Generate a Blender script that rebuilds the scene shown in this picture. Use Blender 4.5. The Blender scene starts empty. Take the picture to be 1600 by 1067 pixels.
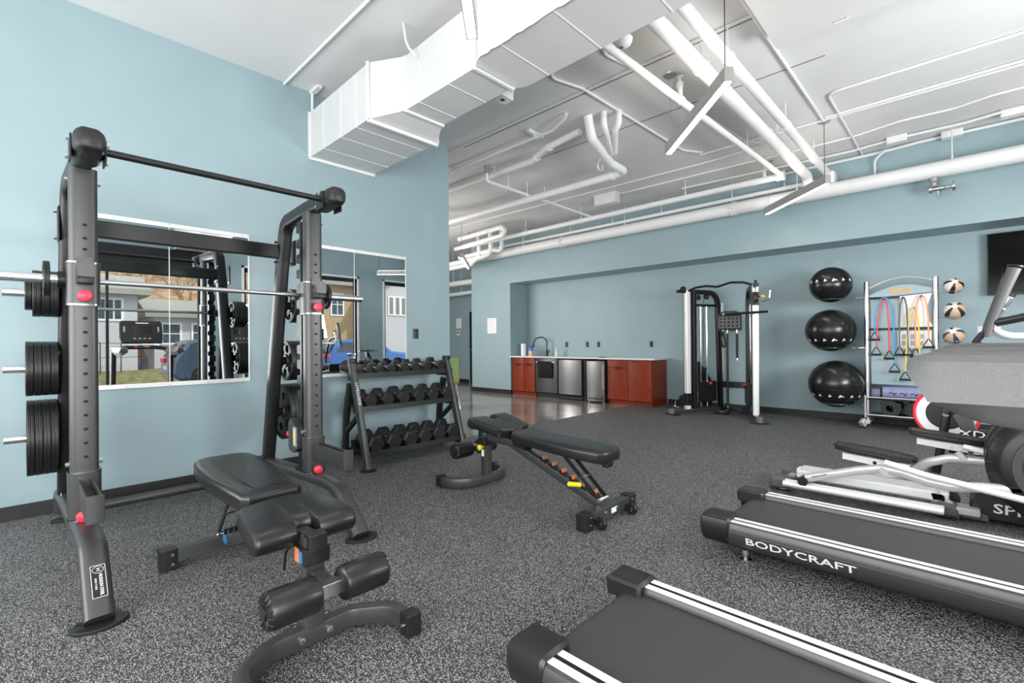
import bpy, bmesh, math, random
from mathutils import Vector, Matrix
from mathutils.geometry import tessellate_polygon
random.seed(7)
SC = bpy.context.scene
COL = SC.collection
PI = math.pi

# ------------------------------------------------------------------ camera
yaw, pit, rol = math.radians(43.902), math.radians(.135), math.radians(-.464)
fw = Vector((-math.sin(yaw), math.cos(yaw), 0)); rt = Vector((math.cos(yaw), math.sin(yaw), 0)); up = Vector((0, 0, 1))
fw, up = fw*math.cos(pit)+up*math.sin(pit), up*math.cos(pit)-fw*math.sin(pit)
rt, up = rt*math.cos(rol)+up*math.sin(rol), up*math.cos(rol)-rt*math.sin(rol)
cd = bpy.data.cameras.new('camera'); cam = bpy.data.objects.new('camera', cd); COL.objects.link(cam)
cd.sensor_width = 36; cd.lens = 740.25/1600*36; cd.clip_start = .02; cd.clip_end = 200
m = Matrix((rt, up, -fw)).transposed().to_4x4(); m.translation = (0, 0, 1.2)
cam.matrix_world = m
SC.camera = cam

# ------------------------------------------------------------------ world, sun, window and fill light, exposure
W = bpy.data.worlds.new('world'); SC.world = W; W.use_nodes = True
nt = W.node_tree; bg = nt.nodes['Background']
sky = nt.nodes.new('ShaderNodeTexSky'); sky.sky_type = 'HOSEK_WILKIE'; sky.turbidity = 4; sky.sun_direction = (-.45, .35, .6)
mixs = nt.nodes.new('ShaderNodeMixRGB'); mixs.inputs[0].default_value = .6; mixs.inputs[2].default_value = (.9, .95, 1, 1)
nt.links.new(sky.outputs[0], mixs.inputs[1]); nt.links.new(mixs.outputs[0], bg.inputs[0]); bg.inputs[1].default_value = 1.8
sd = bpy.data.lights.new('sun', 'SUN'); sd.energy = 2.6; sd.angle = .02; sd.color = (1, .93, .82)
so = bpy.data.objects.new('sun', sd); COL.objects.link(so)
so.rotation_euler = Vector((.45, -.35, -.6)).to_track_quat('-Z', 'Y').to_euler()
def area(name, loc, aim, sx, sy, e, col=(1, 1, 1)):
    d = bpy.data.lights.new(name, 'AREA'); d.shape = 'RECTANGLE'; d.size = sx; d.size_y = sy; d.energy = e; d.color = col
    o = bpy.data.objects.new(name, d); COL.objects.link(o); o.location = loc
    o.rotation_euler = Vector(aim).to_track_quat('-Z', 'Z').to_euler()
    return o
LW = 1.0
area('daylight_fill', (2.13, -.48, 1.7), (-1, 0, .10), 2.75, 2.3, 150*LW, (.96, .985, 1))
area('daylight_fill', (2.13, 4.25, 1.7), (-1, .15, .05), 1.0, 2.3, 150*LW, (.97, .99, 1))
area('daylight_fill', (-1.6, -2.5, 1.7), (0, 1, .25), 6.4, 2.3, 215*LW, (1, .985, .97))  # broad fill added behind the camera for an unseen, assumed storefront
area('daylight_fill', (-9.0, 4.0, 2.2), (.3, 1, -.1), 2.5, 2.0, 120*LW, (1, .98, .95))  # added fill in the open lounge; no window stands at this spot
SC.view_settings.view_transform = 'Standard'; SC.view_settings.look = 'None'
SC.view_settings.exposure = .42; SC.view_settings.gamma = 1.0; SC.view_settings.use_curve_mapping = False
SC.cycles.use_denoising = True
SC.cycles.max_bounces = 10; SC.cycles.diffuse_bounces = 5; SC.cycles.glossy_bounces = 5
SC.cycles.caustics_reflective = False; SC.cycles.caustics_refractive = False
SC.cycles.sample_clamp_indirect = 6

# ------------------------------------------------------------------ materials
MATS = {}
def mat(name, col, rough=.5, metal=0, noise=0, nscale=40, bump=0, bscale=200, emis=None, estr=0, coat=0, spec=None, stretch=None):
    if name in MATS: return MATS[name]
    M = bpy.data.materials.new(name); M.use_nodes = True; n = M.node_tree; b = n.nodes['Principled BSDF']
    b.inputs['Base Color'].default_value = (*col, 1); b.inputs['Roughness'].default_value = rough; b.inputs['Metallic'].default_value = metal
    if coat: b.inputs['Coat Weight'].default_value = coat; b.inputs['Coat Roughness'].default_value = .1
    if spec is not None: b.inputs['Specular IOR Level'].default_value = spec
    if noise or bump:
        tc = n.nodes.new('ShaderNodeTexCoord'); src = tc.outputs['Object']
        if stretch:
            mp = n.nodes.new('ShaderNodeMapping'); mp.inputs['Scale'].default_value = stretch
            n.links.new(src, mp.inputs[0]); src = mp.outputs[0]
    if noise:
        t = n.nodes.new('ShaderNodeTexNoise'); t.inputs['Scale'].default_value = nscale; t.inputs['Detail'].default_value = 4
        n.links.new(src, t.inputs['Vector'])
        r = n.nodes.new('ShaderNodeValToRGB'); e = r.color_ramp.elements
        e[0].position = .3; e[1].position = .7
        e[0].color = (*[c*(1-noise) for c in col], 1); e[1].color = (*[min(1, c*(1+noise)) for c in col], 1)
        n.links.new(t.outputs['Fac'], r.inputs[0]); n.links.new(r.outputs[0], b.inputs['Base Color'])
    if bump:
        t2 = n.nodes.new('ShaderNodeTexNoise'); t2.inputs['Scale'].default_value = bscale; t2.inputs['Detail'].default_value = 3
        n.links.new(src, t2.inputs['Vector'])
        bp = n.nodes.new('ShaderNodeBump'); bp.inputs['Strength'].default_value = bump; bp.inputs['Distance'].default_value = .002
        n.links.new(t2.outputs['Fac'], bp.inputs['Height']); n.links.new(bp.outputs[0], b.inputs['Normal'])
    if emis: b.inputs['Emission Color'].default_value = (*emis, 1); b.inputs['Emission Strength'].default_value = estr
    MATS[name] = M
    return M
def rubber_floor():
    M = bpy.data.materials.new('speckled_rubber'); M.use_nodes = True; n = M.node_tree; b = n.nodes['Principled BSDF']; L = n.links
    tc = n.nodes.new('ShaderNodeTexCoord')
    wn = n.nodes.new('ShaderNodeTexNoise'); wn.inputs['Scale'].default_value = 60; L.new(tc.outputs['Object'], wn.inputs['Vector'])
    ad = n.nodes.new('ShaderNodeMixRGB'); ad.blend_type = 'ADD'; ad.inputs[0].default_value = .012
    L.new(tc.outputs['Object'], ad.inputs[1]); L.new(wn.outputs['Color'], ad.inputs[2])
    fac = None
    for sc, rot, thr, st in ((72, .5, .24, 2.3), (80, 2.1, .24, 2.2), (125, 1.2, .25, 1.7)):
        mp = n.nodes.new('ShaderNodeMapping'); mp.inputs['Rotation'].default_value = (0, 0, rot); mp.inputs['Scale'].default_value = (1, st, 1)
        L.new(ad.outputs[0], mp.inputs[0])
        v = n.nodes.new('ShaderNodeTexVoronoi'); v.voronoi_dimensions = '2D'; v.inputs['Scale'].default_value = sc; L.new(mp.outputs[0], v.inputs['Vector'])
        lt = n.nodes.new('ShaderNodeMath'); lt.operation = 'LESS_THAN'; lt.inputs[1].default_value = thr; L.new(v.outputs['Distance'], lt.inputs[0])
        sp = n.nodes.new('ShaderNodeSeparateColor'); L.new(v.outputs['Color'], sp.inputs[0])
        g = n.nodes.new('ShaderNodeMath'); g.operation = 'GREATER_THAN'; g.inputs[1].default_value = .64; L.new(sp.outputs[0], g.inputs[0])
        mu = n.nodes.new('ShaderNodeMath'); mu.operation = 'MULTIPLY'; L.new(lt.outputs[0], mu.inputs[0]); L.new(g.outputs[0], mu.inputs[1])
        if fac is None: fac = mu
        else:
            mx = n.nodes.new('ShaderNodeMath'); mx.operation = 'MAXIMUM'; L.new(fac.outputs[0], mx.inputs[0]); L.new(mu.outputs[0], mx.inputs[1]); fac = mx
    nz = n.nodes.new('ShaderNodeTexNoise'); nz.inputs['Scale'].default_value = 1.2; L.new(tc.outputs['Object'], nz.inputs['Vector'])
    r0 = n.nodes.new('ShaderNodeValToRGB'); r0.color_ramp.elements[0].color = (.020, .020, .021, 1); r0.color_ramp.elements[1].color = (.042, .042, .043, 1)
    L.new(nz.outputs['Fac'], r0.inputs[0])
    mc = n.nodes.new('ShaderNodeMixRGB'); L.new(fac.outputs[0], mc.inputs[0]); L.new(r0.outputs[0], mc.inputs[1]); mc.inputs[2].default_value = (.50, .49, .48, 1)
    L.new(mc.outputs[0], b.inputs['Base Color']); b.inputs['Roughness'].default_value = .62
    bp = n.nodes.new('ShaderNodeBump'); bp.inputs['Strength'].default_value = .25; bp.inputs['Distance'].default_value = .002
    n2 = n.nodes.new('ShaderNodeTexNoise'); n2.inputs['Scale'].default_value = 220; L.new(tc.outputs['Object'], n2.inputs['Vector'])
    L.new(n2.outputs['Fac'], bp.inputs['Height']); L.new(bp.outputs[0], b.inputs['Normal'])
    return M
def concrete_floor():
    M = bpy.data.materials.new('polished_concrete'); M.use_nodes = True; n = M.node_tree; b = n.nodes['Principled BSDF']; L = n.links
    tc = n.nodes.new('ShaderNodeTexCoord'); t = n.nodes.new('ShaderNodeTexNoise'); t.inputs['Scale'].default_value = 1.6; t.inputs['Detail'].default_value = 8
    L.new(tc.outputs['Object'], t.inputs['Vector']); r = n.nodes.new('ShaderNodeValToRGB'); e = r.color_ramp.elements
    e[0].position = .3; e[1].position = .75; e[0].color = (.21, .175, .15, 1); e[1].color = (.38, .335, .295, 1)
    L.new(t.outputs['Fac'], r.inputs[0]); L.new(r.outputs[0], b.inputs['Base Color']); b.inputs['Roughness'].default_value = .13; b.inputs['Specular IOR Level'].default_value = .8
    return M
def wood_mat():
    M = bpy.data.materials.new('cherry_veneer'); M.use_nodes = True; n = M.node_tree; b = n.nodes['Principled BSDF']; L = n.links
    tc = n.nodes.new('ShaderNodeTexCoord'); mp = n.nodes.new('ShaderNodeMapping'); mp.inputs['Scale'].default_value = (14, 14, 1.1); L.new(tc.outputs['Object'], mp.inputs[0])
    t = n.nodes.new('ShaderNodeTexNoise'); t.inputs['Scale'].default_value = 5; t.inputs['Detail'].default_value = 6; L.new(mp.outputs[0], t.inputs['Vector'])
    r = n.nodes.new('ShaderNodeValToRGB'); e = r.color_ramp.elements; e[0].position = .3; e[1].position = .7
    e[0].color = (.155, .016, .004, 1); e[1].color = (.30, .042, .011, 1)
    L.new(t.outputs['Fac'], r.inputs[0]); L.new(r.outputs[0], b.inputs['Base Color']); b.inputs['Roughness'].default_value = .35
    return M
def pane_mat():
    M = bpy.data.materials.new('window_glass'); M.use_nodes = True; n = M.node_tree
    for x in list(n.nodes):
        if x.type != 'OUTPUT_MATERIAL': n.nodes.remove(x)
    o = n.nodes['Material Output']; tr = n.nodes.new('ShaderNodeBsdfTransparent'); gl = n.nodes.new('ShaderNodeBsdfGlossy'); gl.inputs['Roughness'].default_value = 0
    mx = n.nodes.new('ShaderNodeMixShader'); mx.inputs[0].default_value = .05
    n.links.new(tr.outputs[0], mx.inputs[1]); n.links.new(gl.outputs[0], mx.inputs[2]); n.links.new(mx.outputs[0], o.inputs[0])
    return M
M_RUB = rubber_floor(); M_CON = concrete_floor(); M_WOOD = wood_mat(); M_PANE = pane_mat()
M_WALL = mat('teal_paint', (.298, .405, .437), .45, noise=.03, nscale=3, bump=.12, bscale=90)
M_CEIL = mat('white_painted_concrete', (.71, .71, .71), .75, noise=.03, nscale=2, bump=.35, bscale=25)
M_WHITE = mat('white_painted_pipe', (.80, .80, .80), .45)
M_DUCT = mat('white_painted_duct', (.66, .66, .66), .5, noise=.02, nscale=5)
M_BASE = mat('black_vinyl_base', (.016, .016, .017), .5)
M_GUN = mat('gunmetal_coat', (.075, .075, .076), .36, metal=.5, bump=.1, bscale=500)
M_BLKM = mat('black_coat', (.012, .012, .0125), .36, metal=.2, bump=.1, bscale=500)
M_RUBB = mat('black_rubber', (.008, .008, .0085), .42, noise=.2, nscale=30)
M_HEX = mat('hex_rubber', (.018, .018, .019), .42, noise=.15, nscale=40)
M_VIN = mat('black_vinyl', (.009, .009, .0095), .33, bump=.2, bscale=380, coat=.1)
M_PLAS = mat('black_plastic', (.012, .012, .0125), .36)
M_GPLAS = mat('grey_moulded_plastic', (.10, .10, .10), .42, noise=.2, nscale=500, bump=.35, bscale=600)
M_CHR = mat('chrome', (.78, .78, .79), .14, metal=1)
M_STEEL = mat('brushed_steel', (.55, .55, .56), .3, metal=1, noise=.12, nscale=12, stretch=(30, 30, 1))
M_ALU = mat('aluminium_rail', (.86, .86, .86), .3, metal=.15)
M_SILV = mat('silver_paint', (.62, .62, .62), .32, metal=.35)
M_GAP = mat('black_void', (.004, .004, .004), .8)
M_RED = mat('red_knob', (.85, .05, .09), .35)
M_YEL = mat('yellow_knob', (.88, .68, .02), .4)
M_ORA = mat('orange_label', (.75, .20, .07), .5)
M_BLUE = mat('blue_label', (.03, .17, .42), .5)
M_PAPER = mat('white_paper', (.86, .86, .86), .7)
M_PRINT = mat('white_print', (.85, .85, .85), .5)
M_STONE = mat('white_quartz', (.82, .82, .81), .25, noise=.03, nscale=30)
M_MIRR = mat('mirror_silver', (.80, .83, .84), .0, metal=1)
M_TRIM = mat('white_trim', (.85, .85, .85), .4)
M_LED = mat('led_diffuser', (1, .95, .88), .5, emis=(1, .87, .72), estr=24)
M_LEDDIM = mat('led_dim', (1, .95, .88), .5, emis=(1, .80, .60), estr=7)
M_LEDUP = mat('led_uplight', (1, .95, .88), .5, emis=(1, .90, .78), estr=15)
M_LAMP = mat('lamp_aluminium', (.42, .40, .39), .4, metal=.5)
M_BELT = mat('running_belt', (.045, .045, .046), .5, noise=.12, nscale=300, bump=.3, bscale=500)
M_BALL = mat('burst_ball_vinyl', (.010, .010, .010), .24, bump=.15, bscale=14, stretch=(1, 1, 9))

# ------------------------------------------------------------------ mesh helpers
class MB:
    def __init__(s): s.v = []; s.f = []
    def add(s, vs, fs):
        b = len(s.v); s.v += [Vector(v) for v in vs]; s.f += [[i+b for i in f] for f in fs]; return s
    def xf(s, M, a=0):
        for i in range(a, len(s.v)): s.v[i] = M @ s.v[i]
        return s
def rrect(w, h, r, n=3):
    r = min(r, w/2-1e-5, h/2-1e-5); p = []
    for cx, cy, a in ((w/2-r, h/2-r, 0), (-w/2+r, h/2-r, PI/2), (-w/2+r, -h/2+r, PI), (w/2-r, -h/2+r, 1.5*PI)):
        for k in range(n+1):
            t = a+PI/2*k/n; p.append((cx+r*math.cos(t), cy+r*math.sin(t)))
    return p
def circ(r, n=12, cx=0, cy=0, ry=None, a0=0):
    return [(cx+r*math.cos(a0+2*PI*i/n), cy+(ry or r)*math.sin(a0+2*PI*i/n)) for i in range(n)]
def fillet(pts, r, n=5):
    pts = [Vector(p) for p in pts]; out = [pts[0]]
    for i in range(1, len(pts)-1):
        p = pts[i]; a = pts[i-1]-p; b = pts[i+1]-p; la, lb = a.length, b.length
        rr = r[i-1] if isinstance(r, (list, tuple)) else r
        ang = a.angle(b)
        if rr <= 0 or ang > PI-.02: out.append(p); continue
        d = min(rr/math.tan(ang/2), la*.49, lb*.49); p0 = p+a/la*d; p1 = p+b/lb*d
        for k in range(n+1):
            t = k/n; out.append(p0*(1-t)**2+p*2*t*(1-t)+p1*t*t)
    out.append(pts[-1]); return out
def sweep(mb, pts, prof, side=None, caps=True, closed=False, scales=None):
    pts = [Vector(p) for p in pts]; N = len(pts); T = []
    for i in range(N):
        if closed: d = (pts[(i+1) % N]-pts[i]).normalized()+(pts[i]-pts[i-1]).normalized()
        else:
            d = Vector((0, 0, 0))
            if i < N-1: d += (pts[i+1]-pts[i]).normalized()
            if i > 0: d += (pts[i]-pts[i-1]).normalized()
        T.append(d.normalized())
    vs = []; n = len(prof); S = None
    for i in range(N):
        t = T[i]
        if side is not None: S = Vector(side).normalized(); S = (S-t*S.dot(t)).normalized()
        elif S is None:
            S = t.cross(Vector((0, 0, 1)))
            if S.length < 1e-3: S = Vector((1, 0, 0))
            S.normalize()
        else: S = (S-t*S.dot(t)).normalized()
        U = S.cross(t); k = scales[i] if scales else 1
        for a, b in prof: vs.append(pts[i]+S*a*k+U*b*k)
    fs = []
    for i in range(N if closed else N-1):
        j = (i+1) % N
        for q in range(n): fs.append([i*n+q, i*n+(q+1) % n, j*n+(q+1) % n, j*n+q])
    if caps and not closed: fs += [list(range(n))[::-1], [(N-1)*n+q for q in range(n)]]
    return mb.add(vs, fs)
def tube(mb, pts, r, n=10, caps=True, closed=False, fil=0, scales=None):
    if fil: pts = fillet(pts, fil)
    return sweep(mb, pts, circ(r, n), caps=caps, closed=closed, scales=scales)
def area2(p): return sum(p[i][0]*p[(i+1) % len(p)][1]-p[(i+1) % len(p)][0]*p[i][1] for i in range(len(p)))/2
def offset(p, d):
    n = len(p); out = []
    for i in range(n):
        a = Vector(p[i-1]); b = Vector(p[i]); c = Vector(p[(i+1) % n]); e0 = (b-a); e1 = (c-b)
        if e0.length < 1e-9 or e1.length < 1e-9: out.append(tuple(b)); continue
        e0.normalize(); e1.normalize(); n0 = Vector((-e0.y, e0.x)); n1 = Vector((-e1.y, e1.x)); m_ = n0+n1
        if m_.length < 1e-6: m_ = n0
        m_ = m_/max(m_.length_squared/2, .25)
        q = b+m_*d; out.append((q.x, q.y))
    return out
def prism(mb, poly, a, b, ax='z', holes=(), ch=0):
    poly = [tuple(p) for p in poly]
    if area2(poly) < 0: poly = poly[::-1]
    def P(p, h):
        return (p[0], p[1], h) if ax == 'z' else (p[0], h, p[1]) if ax == 'y' else (h, p[0], p[1])
    if a > b: a, b = b, a
    hs = [list(h) if area2(h) < 0 else list(h)[::-1] for h in holes]
    inner = offset(poly, ch) if ch else poly
    lay = [(a, inner), (a+ch, poly), (b-ch, poly), (b, inner)] if ch else [(a, poly), (b, poly)]
    flip = ax == 'y'
    vs = []; fs = []; n = len(poly)
    for h, p in lay: vs += [P(q, h) for q in p]
    for l in range(len(lay)-1):
        for i in range(n):
            fs.append([l*n+i, l*n+(i+1) % n, (l+1)*n+(i+1) % n, (l+1)*n+i])
    flat = [Vector((x, y, 0)) for x, y in inner]; loops = [flat]; hb = []
    for h in hs:
        hb.append(len(vs)); m_ = len(h); vs += [P(q, a) for q in h]+[P(q, b) for q in h]; o = hb[-1]
        for i in range(m_): fs.append([o+i, o+(i+1) % m_, o+m_+(i+1) % m_, o+m_+i])
        loops.append([Vector((x, y, 0)) for x, y in h])
    top = (len(lay)-1)*n
    if not hs and n <= 4:
        fs.append(list(range(n))[::-1]); fs.append([top+i for i in range(n)])
    else:
        im_b = list(range(n)); im_t = [top+i for i in range(n)]
        for o, h in zip(hb, hs): im_b += [o+i for i in range(len(h))]; im_t += [o+len(h)+i for i in range(len(h))]
        allp = [p for l in loops for p in l]
        for t in tessellate_polygon(loops):
            A, B, C = [allp[k] for k in t]
            if (B-A).cross(C-A).z < 0: t = t[::-1]
            fs.append([im_t[k] for k in t]); fs.append([im_b[k] for k in t][::-1])
    if flip: fs = [f[::-1] for f in fs]
    return mb.add(vs, fs)
def box(mb, x0, x1, y0, y1, z0, z1, b=0):
    x0, x1 = sorted((x0, x1)); y0, y1 = sorted((y0, y1)); z0, z1 = sorted((z0, z1))
    if b:
        cx, cy = (x0+x1)/2, (y0+y1)/2
        b = min(b, (x1-x0)*.45, (y1-y0)*.45, (z1-z0)*.45)
        return prism(mb, [(cx+p, cy+q) for p, q in rrect(x1-x0, y1-y0, b, 2)], z0, z1, 'z', ch=b*.6)
    return mb.add([(x0, y0, z0), (x1, y0, z0), (x1, y1, z0), (x0, y1, z0), (x0, y0, z1), (x1, y0, z1), (x1, y1, z1), (x0, y1, z1)],
                  [[3, 2, 1, 0], [4, 5, 6, 7], [0, 1, 5, 4], [1, 2, 6, 5], [2, 3, 7, 6], [3, 0, 4, 7]])
def cyl(mb, p0, p1, r, n=14, r1=None):
    p0 = Vector(p0); p1 = Vector(p1)
    return sweep(mb, [p0, p1], circ(r, n), scales=[1, (r1 or r)/r])
def lathe(mb, prof, o, axis, n=24, caps=True):
    o = Vector(o); t = Vector(axis).normalized(); S = t.cross(Vector((0, 0, 1)))
    if S.length < 1e-3: S = Vector((1, 0, 0))
    S.normalize(); U = S.cross(t); vs = []; fs = []
    for r, h in prof:
        for i in range(n):
            a = 2*PI*i/n; vs.append(o+t*h+S*r*math.cos(a)+U*r*math.sin(a))
    for j in range(len(prof)-1):
        for i in range(n): fs.append([j*n+i, j*n+(i+1) % n, (j+1)*n+(i+1) % n, (j+1)*n+i])
    if caps: fs += [list(range(n))[::-1], [(len(prof)-1)*n+i for i in range(n)]]
    return mb.add(vs, fs)
def sphere(mb, c, r, nu=24, nv=14, sz=1):
    prof = [(max(r*math.sin(PI*k/nv), 1e-4), -r*sz*math.cos(PI*k/nv)) for k in range(nv+1)]
    return lathe(mb, prof, c, (0, 0, 1), nu)
def pad(mb, poly, z0, z1, r, n=4, crown=.006, bot=.35):
    if area2(poly) < 0: poly = poly[::-1]
    L = []
    rb = r*bot
    for k in range(n+1):
        t = PI/2*k/n; L.append((z0+rb*(1-math.sin(t)), rb*(1-math.cos(t))) if 0 else (z0+rb-rb*math.cos(t), rb-rb*math.sin(t)))
    for k in range(n+1):
        t = PI/2*k/n; L.append((z1-r+r*math.sin(t), r-r*math.cos(t)))
    L += [(z1+crown*.7, r+.02), (z1+crown, r+.05)]
    vs = []; fs = []; m_ = len(poly)
    for z, d in L: vs += [(x, y, z) for x, y in offset(poly, d)]
    for l in range(len(L)-1):
        for i in range(m_): fs.append([l*m_+i, l*m_+(i+1) % m_, (l+1)*m_+(i+1) % m_, (l+1)*m_+i])
    top = offset(poly, L[-1][1])
    for t in tessellate_polygon([[Vector((x, y, 0)) for x, y in top]]):
        A, B, C = [Vector((*top[k], 0)) for k in t]
        if (B-A).cross(C-A).z < 0: t = t[::-1]
        fs.append([(len(L)-1)*m_+k for k in t]); 
    for t in tessellate_polygon([[Vector((x, y, 0)) for x, y in poly]]):
        A, B, C = [Vector((*poly[k], 0)) for k in t]
        if (B-A).cross(C-A).z < 0: t = t[::-1]
        fs.append([k for k in t][::-1])
    return mb.add(vs, fs)

def obj(name, mb, m_, parent=None, world=True, smooth=35, label=None):
    me = bpy.data.meshes.new(name); V = mb.v
    if parent is not None and world:
        o0 = root_loc(parent); V = [v-o0 for v in V]
    me.from_pydata([tuple(v) for v in V], [], mb.f); me.update()
    for mm in (m_ if isinstance(m_, (list, tuple)) else [m_]): me.materials.append(mm)
    if smooth:
        me.polygons.foreach_set('use_smooth', [True]*len(me.polygons)); me.set_sharp_from_angle(angle=math.radians(smooth))
    o = bpy.data.objects.new(name, me); COL.objects.link(o)
    if parent is not None: o.parent = parent
    if label: o['label'] = label
    return o
def root_loc(o):
    l = Vector((0, 0, 0))
    while o is not None: l += o.location; o = o.parent
    return l
def thing(name, label, cat, loc=(0, 0, 0), rz=0, group=None):
    o = bpy.data.objects.new(name, None); COL.objects.link(o); o.location = loc; o.rotation_euler = (0, 0, rz); o.empty_display_size = .1
    o['label'] = label; o['category'] = cat
    if group: o['group'] = group
    return o
def tag(o, label, cat, group=None):
    o['label'] = label; o['category'] = cat
    if group: o['group'] = group
    return o
def struct(name, mb, m_, parent=None, smooth=35):
    o = obj(name, mb, m_, parent, smooth=smooth)
    if parent is None: o['kind'] = 'structure'
    return o
def dup(o, parent=None):
    c = o.copy(); COL.objects.link(c); c.parent = parent
    for ch in list(o.children): dup(ch, c)
    return c
def text(name, s, size, M, m_, parent, ext=.0006, world=True, xs=1, bold=0):
    c = bpy.data.curves.new(name, 'FONT'); c.body = s; c.size = size; c.extrude = ext; c.align_x = 'CENTER'; c.align_y = 'CENTER'; c.resolution_u = 2; c.offset = bold
    c.materials.append(m_); tmp = bpy.data.objects.new('tmp', c); COL.objects.link(tmp); dg = bpy.context.evaluated_depsgraph_get(); me = bpy.data.meshes.new_from_object(tmp.evaluated_get(dg)); me.name = name
    bpy.data.objects.remove(tmp); bpy.data.curves.remove(c); o = bpy.data.objects.new(name, me); COL.objects.link(o); o.parent = parent
    Mx = M.copy()
    if world and parent is not None: Mx.translation = Mx.translation-root_loc(parent)
    o.matrix_basis = Mx @ Matrix.Diagonal((xs, 1, 1, 1)); return o
def basis(o, x, y):
    x = Vector(x).normalized(); y = Vector(y); y = (y-x*y.dot(x)).normalized(); z = x.cross(y)
    M = Matrix((x, y, z)).transposed().to_4x4(); M.translation = o; return M

# ================================================================== SETTING
XL = -4.763; YW = 3.80; YB = 8.0; YI = 8.6; XR = 2.2; YN = -2.6; ZC = 3.745; ZS = 2.597
b = MB(); prism(b, [(XL, YN), (XR, YN), (XR, YI), (-4.6, YI), (-4.6, YW+.0), (XL, YW)], -.012, 0); struct('floor', b, M_RUB)
b = MB(); box(b, -14, XR+.2, YN-.2, 12, -.2, -.012); struct('floor_concrete', b, M_CON)
b = MB(); box(b, -14, XR+.2, YN-.2, 12, ZC, ZC+.2); struct('ceiling', b, M_CEIL)
b = MB(); box(b, XL-.16, XL, YN, YW, 0, ZC); struct('wall_left', b, M_WALL)
b = MB(); box(b, -7.75, XR, YI, YI+.15, 0, ZC); struct('wall_back', b, M_WALL)
b = MB(); box(b, -7.75, XR, YB, YI, ZS, ZC); struct('wall_back_soffit', b, M_WALL)
b = MB(); box(b, -9.118, -7.75, YB, 9.42, -.012, ZC); struct('wall_back_pillar', b, M_WALL)
b = MB(); box(b, -14, -10.85, 9.42, 9.57, -.012, ZC); box(b, -10.85, -9.118, 9.42, 9.57, 2.14, ZC); box(b, -9.92, -9.118, 9.42, 9.57, -.012, 2.14); struct('wall_hall', b, M_WALL)
b = MB(); box(b, -14, -13.85, -2.6, 9.42, -.012, ZC); struct('wall_far', b, M_WALL)
b = MB(); box(b, -14, XL-.16, -2.6, -2.45, -.012, ZC); struct('wall_lounge', b, M_WALL)
# near wall (behind the camera) with its storefront opening
b = MB(); box(b, -14, -4.9, YN-.15, YN, 0, ZC); box(b, -4.9, 1.7, YN-.15, YN, 2.92, ZC); box(b, -4.9, 1.7, YN-.15, YN, 0, .12); box(b, 1.7, XR, YN-.15, YN, 0, ZC); struct('wall_near', b, M_WALL)
# window wall
WIN = [(-1.9, 2.68), (3.50, 6.23), (7.05, 8.25)]
b = MB(); ys = [YN]+[v for w in WIN for v in w]+[YI]
for i in range(0, len(ys), 2): box(b, XR, XR+.2, ys[i], ys[i+1], 0, ZC)
for y0, y1 in WIN: box(b, XR, XR+.2, y0, y1, 2.93, ZC); box(b, XR, XR+.2, y0, y1, 0, .10)
struct('wall_right', b, M_WALL)
for k, (y0, y1) in enumerate(WIN):
    b = MB(); x0, x1 = XR+.03, XR+.13
    for s in (y0, y1-.05): box(b, x0, x1, s, s+.05, .10, 2.93)
    box(b, x0, x1, y0, y1, .10, .17); box(b, x0, x1, y0, y1, 2.84, 2.93)
    w = struct('window_%d' % (k+1), b, M_BLKM)
    n = max(1, round((y1-y0)/1.5)); st = (y1-y0)/n
    for i in range(n):
        b = MB(); box(b, XR+.075, XR+.083, y0+i*st+.02, y0+(i+1)*st-.02, .15, 2.86); obj('pane', b, M_PANE, w)
        if i: b = MB(); box(b, x0, x1, y0+i*st-.02, y0+i*st+.02, .15, 2.86); obj('mullion', b, M_BLKM, w)
    b = MB(); box(b, XR-.02, XR+.03, y0-.05, y0, .10, 2.98); box(b, XR-.02, XR+.03, y1, y1+.05, .10, 2.98); box(b, XR-.02, XR+.03, y0-.05, y1+.05, 2.93, 2.98); obj('casing', b, M_TRIM, w)
b = MB(); box(b, XR-.12, XR-.03, -1.95, 2.72, 2.76, 3.14, .015); tag(obj('roller_blind', b, M_BLKM), 'dark roller blind cassette at the head of the big window', 'blind')
b = MB(); tube(b, [(XR-.09, -1.9, 2.70), (XR-.09, 2.68, 2.70)], .012, 8); o = obj('blind_rail', b, M_CHR, bpy.data.objects['roller_blind'])
# near storefront frame
b = MB()
for x in (-4.9, -3.25, -1.6, .05, 1.65): box(b, x, x+.05, YN-.12, YN-.03, .12, 2.92)
box(b, -4.9, 1.7, YN-.12, YN-.03, .12, .18); box(b, -4.9, 1.7, YN-.12, YN-.03, 2.86, 2.92)
w = struct('window_4', b, M_BLKM)
for x in (-4.9, -3.25, -1.6, .05): b = MB(); box(b, x+.03, x+1.62, YN-.08, YN-.073, .15, 2.88); obj('pane', b, M_PANE, w)
# door in the hall
b = MB(); box(b, -10.85, -9.92, 9.44, 9.50, -.012, 2.14, .004); d = struct('door_1', b, mat('black_door', (.006, .006, .007), .45))
b = MB(); cyl(b, (-10.78, 9.44, 1.0), (-10.78, 9.38, 1.0), .022); cyl(b, (-10.78, 9.385, 1.0), (-10.66, 9.385, 1.0), .01); obj('door_handle', b, M_STEEL, d)
# baseboards
def bb(name, *bx):
    b = MB()
    for q in bx: box(b, *q)
    struct(name, b, M_BASE)
bb('baseboard_left', (XL, XL+.012, YN, YW, 0, .10))
bb('baseboard_back', (-4.14, XR, YI-.012, YI, 0, .10))
bb('baseboard_pillar', (-9.13, -7.738, YB-.012, YB, -.012, .088), (-7.75, -7.738, YB, YB+.06, -.012, .088), (-9.13, -9.118, YB, 9.42, -.012, .088))
bb('baseboard_hall', (-13.8, -10.87, 9.408, 9.42, -.012, .10))
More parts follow.
